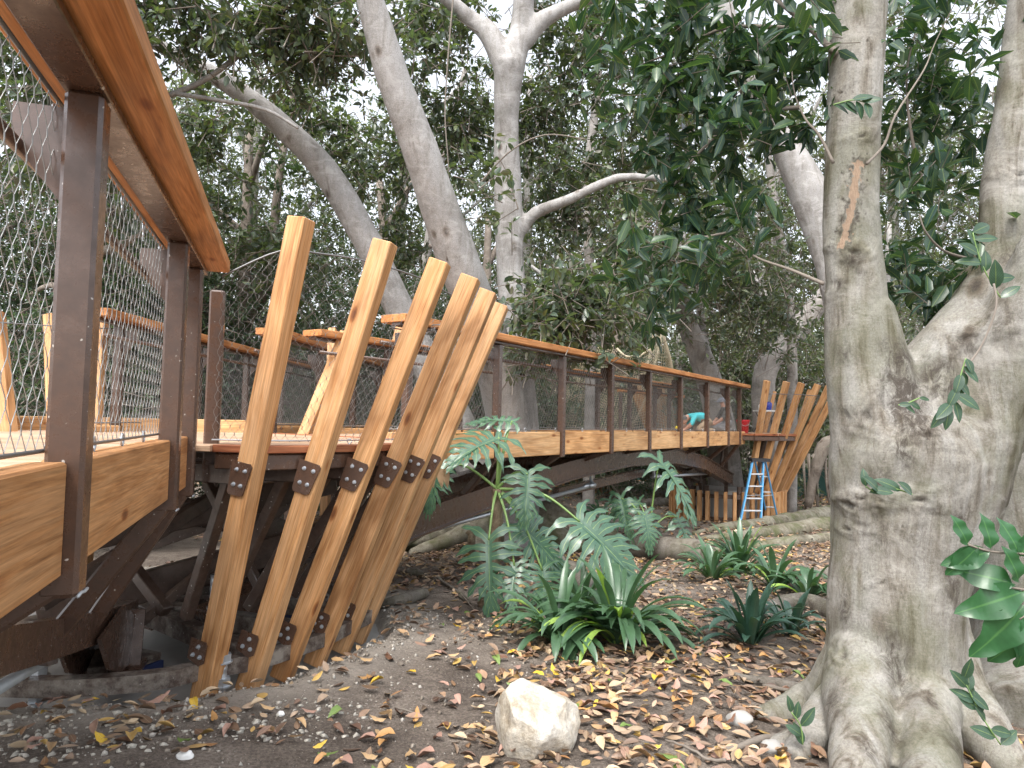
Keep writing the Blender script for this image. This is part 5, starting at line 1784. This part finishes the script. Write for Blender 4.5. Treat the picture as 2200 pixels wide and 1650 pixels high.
def strap_clump(label, base, zc, n, L, mat, mat2=None, wd=.042, lean=0., seed=1, upright=.0):
    rs = random.Random(seed)
    g = G(*base, zc)
    root = thing("strap_leaved_clump", g, label, "plant", "strap-leaved clumps in the leaf litter")
    for i in range(n):
        a = rs.uniform(0, 6.283)
        f = (i + 1) / n
        ll = L * rs.uniform(.72, 1.12)
        el = R(rs.uniform(42, 86)) if rs.random() > upright else R(rs.uniform(70, 88))
        curve = rs.uniform(1.2, 2.3) * (1.0 if el < R(80) else .35)
        w = wd * rs.uniform(.8, 1.15)
        bs = Vector((math.cos(a), math.sin(a), 0)) * rs.uniform(.0, .07)
        vs, fs, uv = [], [], []
        seg = 10
        x = z_ = 0.
        th = el
        tw = rs.uniform(-.5, .5)
        pos = [(0, 0, th)]
        for k in range(seg):
            th -= curve / seg * (.4 + 1.2 * k / seg)
            x += math.cos(th) * ll / seg; z_ += math.sin(th) * ll / seg
            pos.append((x, z_, th))
        for k, (x, z_, th) in enumerate(pos):
            u = k / seg
            ww = w * (.55 + .9 * u if u < .5 else 1.0) * (1 - max(0, (u - .7) / .3) ** 2.2) + .001
            cx, sx_ = math.cos(tw * u), math.sin(tw * u)
            zg = z_
            for v in (-1, 0, 1):
                off = .35 * ww * abs(v)
                y = v * ww * cx
                zz = zg + off * math.cos(th) + v * ww * sx_ * .6
                xx = x - off * math.sin(th)
                zz = max(zz, .015 + .006 * (i % 5) - .05 * u)
                vs.append((xx, y, zz)); uv.append((u, v * .5 + .5))
        for k in range(seg):
            for c in range(2):
                q = k * 3 + c
                fs.append((q, q + 3, q + 4, q + 1))
        mt = mat if not (mat2 and rs.random() < .06) else mat2
        me = mesh("leaf", vs, fs, mt, True, uv)
        put(bpy.data.objects.new("leaf", me), Matrix.Translation(g + bs) @ Matrix.Rotation(a, 4, 'Z'), root)
    return root


strap_clump("largest strap-leaved clump with glossy arching leaves behind the boulder", (1325, 1385), 5.15, 84, .80, CLIV, CLIV_Y, .034, seed=3)
strap_clump("strap-leaved clump left of the largest one, with a yellowish leaf", (1200, 1385), 5.2, 56, .62, CLIV, CLIV_Y, .031, seed=5)
strap_clump("small strap-leaved clump between the largest one and the split leaves", (1250, 1330), 5.9, 26, .50, CLIV, CLIV_Y, .026, seed=8, upright=.4)
strap_clump("bluish broad strap-leaved clump nearest the near trunk", (1610, 1385), 5.4, 44, .48, CLIV_B, None, .030, seed=11, upright=.35)
strap_clump("smaller bluish strap-leaved clump touching the near trunk", (1700, 1370), 5.5, 22, .40, CLIV_B, None, .028, seed=12, upright=.3)
strap_clump("far strap-leaved clump with tall upright leaves in front of the mossy roots", (1590, 1235), 8.6, 60, .66, CLIV, CLIV_Y, .034, seed=14, upright=.35)
strap_clump("far strap-leaved clump left of the upright one", (1530, 1245), 8.4, 30, .55, CLIV, CLIV_Y, .032, seed=15)
strap_clump("far strap-leaved clump right of the upright one", (1665, 1265), 7.8, 36, .56, CLIV, CLIV_Y, .032, seed=16)
strap_clump("drooping strap-leaved clump at the right end of the far row", (1735, 1290), 7.0, 28, .50, CLIV, CLIV_Y, .030, seed=17)

# ------------------------------------------------------------------ leaf litter
def litter():
    arrs = []
    for (n, y0, y1, x0, x1, L, hi) in ((7800, 2.6, 6.2, -2.4, 3.2, .080, 2), (17500, 5.5, 12, -4, 7, .088, True), (22000, 11, 24, -6, 14, .12, False), (11000, 22, 34, -14, 20, .16, False)):
        X = rng.uniform(x0, x1, n); Y = rng.uniform(y0, y1, n)
        d = sd_poly(X, Y, PIT)
        keep = np.ones(n, bool)
        prob = np.ones(n)
        # bare dug soil by the platform
        bare = np.exp(-(((X + .7 - .12 * (Y - 4)) / .75) ** 2)) * (Y < 7.5)
        prob *= 1 - .80 * bare
        prob *= np.where(X < -.2, np.clip(.55 + (Y - 4) * .2, .35, 1), 1)
        prob *= np.where((d < .10) & (X < 1) & (Y < 9), .12, 1)
        prob *= np.where((Y > 14) & (X > 0) & (X < 4), .5, 1)
        # patchiness
        prob *= np.clip(.78 + .35 * np.sin(2.1 * X + 1.3 * Y) * np.sin(1.7 * Y - .9 * X), .3, 1)
        keep = rng.random(n) < prob
        X, Y = X[keep], Y[keep]; m = len(X)
        Z = ground(X, Y) + .006 + .045 * rng.random(m) ** 2 * (1 if L < .1 else 1.4)
        a = rng.random(m) * 6.283
        D = np.stack([np.cos(a), np.sin(a), rng.normal(size=m) * .22], 1)
        U = nrmz(np.stack([rng.normal(size=m) * .30, rng.normal(size=m) * .30, np.ones(m)], 1))
        Ls = L * (.55 + .75 * rng.random(m))
        P = np.stack([X, Y, Z], 1) - D * Ls[:, None] * .5
        arrs.append(leaf_arrays(P, D, U, Ls, .44, hi, fold=.15, bend=-.05, rnd=2.4))
    Vv, T, uv = join(arrs)
    o = bpy.data.objects.new("leaf_litter", tri_mesh("leaf_litter", Vv, T, LITTER, uv))
    put(o); tag(o, "dry brown and tan leaf litter covering the ground", "leaf litter", None, "stuff")


litter()
# the largest, brightest fallen leaves one by one
zones = [("on the sandy soil at the bottom left", -2.4, -1.0, 3.15, 3.7, 22), ("on bare soil between slanted posts and boulder", -1.0, -.1, 3.2, 4.6, 34), ("just behind the boulder", -.1, .7, 3.7, 4.5, 24),
         ("between the boulder and the near trunk", .45, 1.5, 3.05, 4.3, 60), ("left of the strap-leaved clumps", -.6, .1, 4.6, 6.5, 26), ("in the litter right of the largest strap-leaved clump", 1.0, 2.0, 4.3, 5.2, 40), ("beside the boulder on its left", -.6, .05, 2.95, 3.5, 20)]
colw = ["yellow", "tan", "tan", "brown", "pinkish", "pinkish", "orange", "tan", "green", "tan"]
MESHL = {}
for ck in LIT_COL:
    MESHL[ck] = [leaf_mesh("fallen_leaf", 1.0, w_, LIT_COL[ck], 7, f_, b_, v_) for w_, f_, b_, v_ in ((.50, .5, .10, .03), (.46, -.5, -.22, .04), (.52, .8, .35, .03))]
used_labels = set()
for zn, x0, x1, y0, y1, n_ in zones:
    for i in range(n_):
        x, y_ = random.uniform(x0, x1), random.uniform(y0, y1)
        if sd_poly([x], [y_], PIT)[0] < .1: continue
        for tries in range(25):
            ck = random.choice(colw)
            s = random.uniform(.065, .115) if ck != "green" else .09
            vi = random.randrange(3)
            lb_ = ("large " if s > .095 else "small " if s < .077 else "") + ["cupped ", "upturned ", "curled "][vi] + ck + " fallen leaf " + zn
            if lb_ not in used_labels: break
        if lb_ in used_labels: continue
        used_labels.add(lb_)
        o = bpy.data.objects.new("fallen_leaf", MESHL[ck][vi])
        M_ = Matrix.Translation((x, y_, gz(x, y_) + .03)) @ Matrix.Rotation(random.uniform(0, 6.28), 4, 'Z') @ Matrix.Rotation(random.uniform(-.35, .35), 4, 'X') @ Matrix.Rotation(random.uniform(-.25, .2), 4, 'Y') @ Matrix.Diagonal((s, s * random.uniform(.75, 1.1), s, 1))
        put(o, M_)
        tag(o, lb_, "fallen leaf", "loose fallen leaves " + zn)
# gravel
n = 16000
X = rng.uniform(-2.8, .3, n); Y = rng.uniform(2.6, 6.2, n)
d = sd_poly(X, Y, PIT)
kp = (d > .02) & (rng.random(n) < np.exp(-(d / .5)) + .12)
X, Y = X[kp], Y[kp]
print("gravel", len(X))
tet = nrmz(np.array([(1, 0, -.4), (-.5, .9, -.4), (-.5, -.9, -.4), (0, 0, 1), (.7, .7, .3), (-.8, .1, .4)], float))
tt = np.array([(0, 4, 2), (2, 4, 3), (4, 1, 5), (4, 5, 3), (2, 3, 5), (1, 2, 5), (0, 1, 4), (0, 2, 1)])
s = .002 + .013 * rng.random(len(X)) ** 6
co = (np.stack([X, Y, ground(X, Y) + .002], 1)[:, None, :] + tet[None] * (1 + .3 * rng.normal(size=(len(X), 6, 1))) * s[:, None, None])
TT = tt[None] + (np.arange(len(X)) * 6)[:, None, None]
GRAV = N("gravel"); ge = GRAV.n("ShaderNodeNewGeometry")
GRAV.set(GRAV.ramp(ge.outputs["Random Per Island"], [(0, (.16, .13, .10)), (.5, (.32, .28, .23)), (1, (.50, .47, .42))]), .9)
o = bpy.data.objects.new("gravel", tri_mesh("gravel", co.reshape(-1, 3), TT.reshape(-1, 3), GRAV.m)); put(o); tag(o, "loose gravel on the dug soil bank", "gravel", None, "stuff")

n = 420
X = rng.uniform(-3.0, -.7, n); d_ = rng.random(n)
Y = 3.55 - .5 * d_ + np.clip(X + 1.7, 0, 1) * .45
n_ok = sd_poly(X, Y, PIT) > .0
X, Y = X[n_ok], Y[n_ok]
s = .006 + .020 * rng.random(len(X)) ** 4
co = (np.stack([X, Y, ground(X, Y) + .003], 1)[:, None, :] + tet[None] * (1 + .25 * rng.normal(size=(len(X), 6, 1))) * s[:, None, None] * np.array([1, 1, .6]))
TT = tt[None] + (np.arange(len(X)) * 6)[:, None, None]
o = bpy.data.objects.new("rubble", tri_mesh("rubble", co.reshape(-1, 3), TT.reshape(-1, 3), plain("chalky_rubble", (.46, .43, .37), .9, 0, .3, 9, .5))); put(o); tag(o, "chalky pale rubble along the edge of the dug bank", "rubble", None, "stuff")

# ------------------------------------------------------------------ ladder
lad = thing("stepladder", G(1625, 1125, 15.6), "blue fibreglass stepladder with silver treads standing below the slanted posts", "ladder")
zl = 15.6


def gl(px, py, z_): return at(px, py, z_)


g_ = gz(5.4, 15.6)
Ltop, Lbot = at(1617, 990, zl), at(1589, 1122, zl - .15)
Rtop, Rbot = at(1640, 990, zl), at(1634, 1122, zl - .15)
dz_ = Lbot.z - g_
for p in (Lbot, Rbot): p.z = g_
BLt, BLb = at(1622, 990, zl + .12), at(1650, 1112, zl + 1.0)
BRt, BRb = at(1644, 990, zl + .12), at(1672, 1112, zl + .9)
for p in (BLb, BRb): p.z = gz(p.x, p.y)
for a, b in ((Ltop, Lbot), (Rtop, Rbot)):
    bar("side_rail", b, a, .035, .085, LADB, lad, up=Vector((0, 1, 0)))
for a, b in ((BLt, BLb), (BRt, BRb)):
    bar("rear_rail", b, a, .03, .05, LADB, lad, up=Vector((0, 1, 0)))
for f in (.03, .22, .41, .60, .79):
    bar("tread", Lbot.lerp(Ltop, f), Rbot.lerp(Rtop, f), .085, .03, ALU, lad)
for f in (.25, .5, .75):
    bar("rear_brace", BLb.lerp(BLt, f), BRb.lerp(BRt, f), .02, .03, ALU, lad)
mb = MB(); mb.box((Ltop + Rtop + BLt + BRt) / 4 + Vector((0, 0, .02)), .40, .28, .07); mb.build("top_cap", BLACK, lad)
for f0, f1 in (((Lbot, Ltop), (BLb, BLt)), ((Rbot, Rtop), (BRb, BRt))):
    bar("spreader", f0[0].lerp(f0[1], .45), f1[0].lerp(f1[1], .45), .02, .02, ALU, lad)

# ------------------------------------------------------------------ things on the platform
c = V(5.42, 16.35, -.18)
bk = thing("bucket", c, "bright red plastic bucket standing on the deck at the end of the footbridge", "bucket")
mb = MB(); mb.tube([c, c + Vector((0, 0, .30)), c + Vector((0, 0, .31))], [.115, .145, .155], 20, True); mb.build("body", RED, bk, True)
mb = MB(); mb.tube([c + Vector((0, 0, .27)), c + Vector((0, 0, .30))], [.158, .158], 20, False); mb.build("rim", RED, bk, True)
mb = MB(); mb.tube([c + Vector((-.15, -.02, .28)), c + Vector((-.1, -.14, .2)), c + Vector((0, -.17, .16)), c + Vector((.1, -.14, .2)), c + Vector((.15, -.02, .28))], .005, 6); mb.build("handle", GALV, bk, True)
tc = V(6.72, 18.3, .39)
tb = thing("folding_table", V(6.72, 18.3, -.18), "small folding table with thin black legs behind the far slanted posts", "table")
mb = MB(); mb.box(tc, .62, .5, .035); mb.build("table_top", WHITE, tb)
for sx in (-1, 1):
    for sy in (-1, 1):
        mb = MB(); p, r_ = catmull([tc + Vector((sx * .26, sy * .2, -.02)), tc + Vector((sx * .16, sy * .2, -.27)), tc + Vector((sx * .30, sy * .22, -.565))], [.012] * 3, 5); mb.tube(p, r_, 6); mb.build("leg", BLACK, tb, True)
for lb, dx, r, h, m_, nm, ct in (("blue drink jug on the folding table", .0, .085, .22, BLUE, "jug", "jug"), ("clear white cup left of the blue jug on the table", -.22, .045, .15, WHITE, "cup", "cup"), ("small dark tub right of the white cup on the table", -.11, .06, .08, BLACK, "tub", "tub")):
    b_ = tc + Vector((dx, -.05, .018)); tr_ = thing(nm, b_, lb, ct)
    mb = MB(); mb.tube([b_, b_ + Vector((0, 0, h * .85)), b_ + Vector((0, 0, h * .87))], [r * .9, r, r * .8], 16); mb.build("body", m_, tr_, True)
    mb = MB(); mb.tube([b_ + Vector((0, 0, h * .87)), b_ + Vector((0, 0, h))], [r * .7, r * .65], 16); mb.build("lid", m_, tr_, True)


# ------------------------------------------------------------------ workers
def person(label, loc, J, E, mats, zones_, cap=None, rot=0):
    """J name->(pos, r); E edges; zones_: bone -> material index"""
    root = thing("person", loc, label, "person")
    names = list(J)
    me = bpy.data.meshes.new("b")
    me.from_pydata([J[n_][0] for n_ in names], [(names.index(a), names.index(b)) for a, b in E], [])
    ob = bpy.data.objects.new("b", me); col.objects.link(ob)
    md = ob.modifiers.new("k", 'SKIN'); md.use_smooth_shade = True
    for i, n_ in enumerate(names):
        r = J[n_][1]
        me.skin_vertices[0].data[i].radius = (r, r) if not hasattr(r, '__len__') else r
        me.skin_vertices[0].data[i].use_root = (i == 0)
    ms = ob.modifiers.new("s", 'SUBSURF'); ms.levels = 2
    dg = bpy.context.evaluated_depsgraph_get(); dg.update()
    out = bpy.data.meshes.new_from_object(ob.evaluated_get(dg)); out.name = "body"
    bpy.data.objects.remove(ob)
    out.materials.clear()
    for m_ in mats: out.materials.append(m_)
    for f in out.polygons:
        c = f.center; best, bi = 1e9, 0
        for (a, b), zi in zones_.items():
            A_, B_ = Vector(J[a][0]), Vector(J[b][0]); d = B_ - A_
            t = max(0, min(1, (c - A_).dot(d) / max(d.length_squared, 1e-9)))
            e = (c - A_ - d * t).length - (J[a][1] * (1 - t) + J[b][1] * t) * .6
            if e < best: best, bi = e, zi
        f.material_index = bi
    smooth_all(out)
    M_ = Matrix.Translation(loc) @ Matrix.Rotation(rot, 4, 'Z')
    put(bpy.data.objects.new("body", out), M_, root)
    if cap:
        hc, hr, cm, brim = cap
        bm = bmesh.new(); bmesh.ops.create_uvsphere(bm, u_segments=20, v_segments=12, radius=hr)
        geom = [v for v in bm.verts if v.co.z < -.01]; bmesh.ops.delete(bm, geom=geom, context='VERTS')
        m2 = bpy.data.meshes.new("cap"); bm.to_mesh(m2); bm.free(); m2.materials.append(cm); smooth_all(m2)
        cp_ = put(bpy.data.objects.new("cap", m2), M_ @ Matrix.Translation(hc) @ Matrix.Rotation(R(-12), 4, 'Y'), root)
        if brim:
            mb = MB(); mb.tube([Vector(hc) + Vector((-hr * .8, 0, .0)), Vector(hc) + Vector((-hr * 1.7, 0, -.02))], [hr * .75, hr * .5], 10)
            for v in mb.v: v.z = hc[2] + (v.z - hc[2]) * .12
            mb.build("brim", cm, root, True, M_)
    return root


J1 = {"pelvis": ((.30, 0, .30), .135), "waist": ((.18, 0, .37), .135), "chest": ((.0, 0, .42), .155), "neck": ((-.14, 0, .37), .06), "head": ((-.24, -.02, .28), .095), "face": ((-.27, -.02, .20), .07),
      "sh_r": ((-.04, -.17, .38), .065), "el_r": ((-.12, -.26, .20), .048), "wr_r": ((-.24, -.14, .08), .034), "ha_r": ((-.30, -.12, .05), .036),
      "sh_l": ((-.04, .17, .38), .065), "el_l": ((-.12, .26, .20), .048), "wr_l": ((-.26, .10, .08), .034), "ha_l": ((-.32, .08, .05), .036),
      "kn_r": ((.02, -.14, .09), .075), "an_r": ((.40, -.15, .07), .05), "to_r": ((.50, -.15, .04), .04), "hp_r": ((.30, -.10, .26), .10),
      "kn_l": ((.02, .14, .09), .075), "an_l": ((.40, .15, .07), .05), "to_l": ((.50, .15, .04), .04), "hp_l": ((.30, .10, .26), .10)}
E1 = [("pelvis", "waist"), ("waist", "chest"), ("chest", "neck"), ("neck", "head"), ("head", "face"), ("chest", "sh_r"), ("sh_r", "el_r"), ("el_r", "wr_r"), ("wr_r", "ha_r"), ("chest", "sh_l"), ("sh_l", "el_l"), ("el_l", "wr_l"), ("wr_l", "ha_l"),
      ("pelvis", "hp_r"), ("hp_r", "kn_r"), ("kn_r", "an_r"), ("an_r", "to_r"), ("pelvis", "hp_l"), ("hp_l", "kn_l"), ("kn_l", "an_l"), ("an_l", "to_l")]
Z1 = {("waist", "chest"): 1, ("chest", "neck"): 1, ("neck", "head"): 0, ("head", "face"): 0, ("chest", "sh_r"): 1, ("chest", "sh_l"): 1, ("sh_r", "el_r"): 1, ("sh_l", "el_l"): 1, ("el_r", "wr_r"): 0, ("el_l", "wr_l"): 0, ("wr_r", "ha_r"): 0, ("wr_l", "ha_l"): 0,
      ("pelvis", "waist"): 1, ("pelvis", "hp_r"): 2, ("pelvis", "hp_l"): 2, ("hp_r", "kn_r"): 2, ("hp_l", "kn_l"): 2, ("kn_r", "an_r"): 2, ("kn_l", "an_l"): 2, ("an_r", "to_r"): 3, ("an_l", "to_l"): 3}
lp = P0F + uF * 10.45 + inF * .75
person("person in turquoise shirt and khaki trousers kneeling bent over on the footbridge deck", Vector((lp.x, lp.y, CH - .19 - DR * 10.45)), J1, E1, [SKIN, SHIRT, KHAKI, BLACK], Z1, cap=((-.25, -.02, .30), .105, GREYC, False))
J2 = {"pelvis": ((.10, 0, .22), .13), "waist": ((.07, 0, .34), .125), "chest": ((.02, 0, .50), .15), "neck": ((-.03, 0, .62), .055), "head": ((-.06, 0, .72), .09), "face": ((-.10, 0, .69), .06),
      "sh_r": ((.0, -.18, .54), .06), "el_r": ((-.10, -.24, .34), .046), "wr_r": ((-.24, -.14, .22), .034), "ha_r": ((-.30, -.12, .18), .036),
      "sh_l": ((.0, .18, .54), .06), "el_l": ((-.10, .24, .34), .046), "wr_l": ((-.24, .10, .22), .034), "ha_l": ((-.30, .08, .18), .036),
      "kn_r": ((-.22, -.14, .12), .075), "an_r": ((.12, -.18, .06), .05), "to_r": ((.22, -.18, .04), .04), "hp_r": ((.08, -.10, .19), .10),
      "kn_l": ((-.22, .14, .12), .075), "an_l": ((.12, .18, .06), .05), "to_l": ((.22, .18, .04), .04), "hp_l": ((.08, .10, .19), .10)}
person("person in dark top and grey cap kneeling upright near the far end of the footbridge", V(5.15, 16.9, -.185), J2, E1, [SKIN, GREYC, plain("grey_trousers", (.25, .25, .26), .85), BLACK], Z1, cap=((-.06, 0, .745), .108, CAPM, True))
# cordless drill at the kneeling worker's hands
dp = lp + uF * -.1; dp = Vector((lp.x - .34, lp.y - .1, CH - .19 - DR * 10.4))
dr = thing("cordless_drill", dp, "yellow and black cordless drill held at the deck by the kneeling worker", "drill")
mb = MB(); mb.tube([dp + Vector((-.1, 0, .12)), dp + Vector((.06, 0, .12))], .032, 10); mb.build("body", YEL, dr, True)
mb = MB(); mb.tube([dp + Vector((.02, 0, .1)), dp + Vector((.035, 0, .03))], .02, 8); mb.box(dp + Vector((.035, 0, .018)), .09, .07, .035); mb.build("grip", BLACK, dr)

# ------------------------------------------------------------------ fence and rope net
fn = thing("windscreen_fence", V(5, 29, -2.7), "low fence covered with dark green windscreen cloth behind the platforms", "fence")
def fy(x): return float(np.interp(x, [-20, 4, 9, 25], [31, 30.5, 24.5, 22.5]))


for i in range(16):
    x0 = -16 + i * 2.4
    vs, fs = [], []
    for a in range(9):
        for b in range(5):
            x = x0 + 2.38 * a / 8; h = -2.46 + 1.02 * b / 4 - .05 * math.sin(math.pi * a / 8) * (b == 4)
            vs.append(V(x, fy(x) + .05 * math.sin(a * 1.7 + b + i), h))
    for a in range(8):
        for b in range(4):
            q = a * 5 + b; fs.append((q, q + 5, q + 6, q + 1))
    put(bpy.data.objects.new("cloth_panel", mesh("cloth_panel", vs, fs, TARP, True)), None, fn)
    mb = MB(); mb.tube([V(x0, fy(x0) + .06, -2.6), V(x0, fy(x0) + .06, -1.36)], .03, 8); mb.build("fence_post", GALV_DULL, fn, True)
mb = MB(); mb.tube([V(x_, fy(x_) + .06, -1.42) for x_ in (-16, -8, 0, 5, 9, 22.4)], .022, 8); mb.build("top_rail", GALV_DULL, fn, True)

rn = thing("rope_net", at(1290, 900, 20.5), "beige knotted rope net slung between trees above the middle of the footbridge", "rope net")
tl = [(1150, 745), (1230, 790), (1288, 733), (1310, 742), (1345, 768), (1375, 768), (1405, 745), (1412, 700), (1425, 705), (1440, 810)]
u_n, v_n = 72, 36


def net_pt(u, v):
    f = u * (len(tl) - 1); j = min(len(tl) - 2, int(f)); k_ = f - j
    px = tl[j][0] * (1 - k_) + tl[j + 1][0] * k_; py = tl[j][1] * (1 - k_) + tl[j + 1][1] * k_
    a = at(px, py, 20.5 + .5 * math.sin(u * 6)); b = at(1135 + 320 * u, 935, 20. + .9 * math.sin(u * 5 + 1))
    return a.lerp(b, v) + Vector((.04 * math.sin(u * 40 + v * 9), .25 * math.sin(v * 5 + u * 11), -.05 * math.sin(v * math.pi)))


As, Bs = [], []
for i in range(u_n + 1):
    for j in range(v_n):
        As.append(net_pt(i / u_n, j / v_n)); Bs.append(net_pt(i / u_n, (j + 1) / v_n))
for j in range(v_n + 1):
    for i in range(u_n):
        As.append(net_pt(i / u_n, j / v_n)); Bs.append(net_pt((i + 1) / u_n, j / v_n))
Vt, Tt = twig_arrays(np.array(As), np.array(Bs), .0055, .0055)
put(bpy.data.objects.new("netting", tri_mesh("netting", Vt, Tt, ROPE)), None, rn)
mb = MB(); mb.tube([net_pt(i / 60, 0) for i in range(61)], .03, 8); mb.build("edge_rope", ROPE, rn, True)
for a, b in (((1150, 745), (1090, 560)), ((1412, 700), (1480, 560))):
    mb = MB(); mb.tube([at(*a, 20.5), at(*b, 19.5)], .018, 6); mb.build("support_rope", ROPE, rn, True)
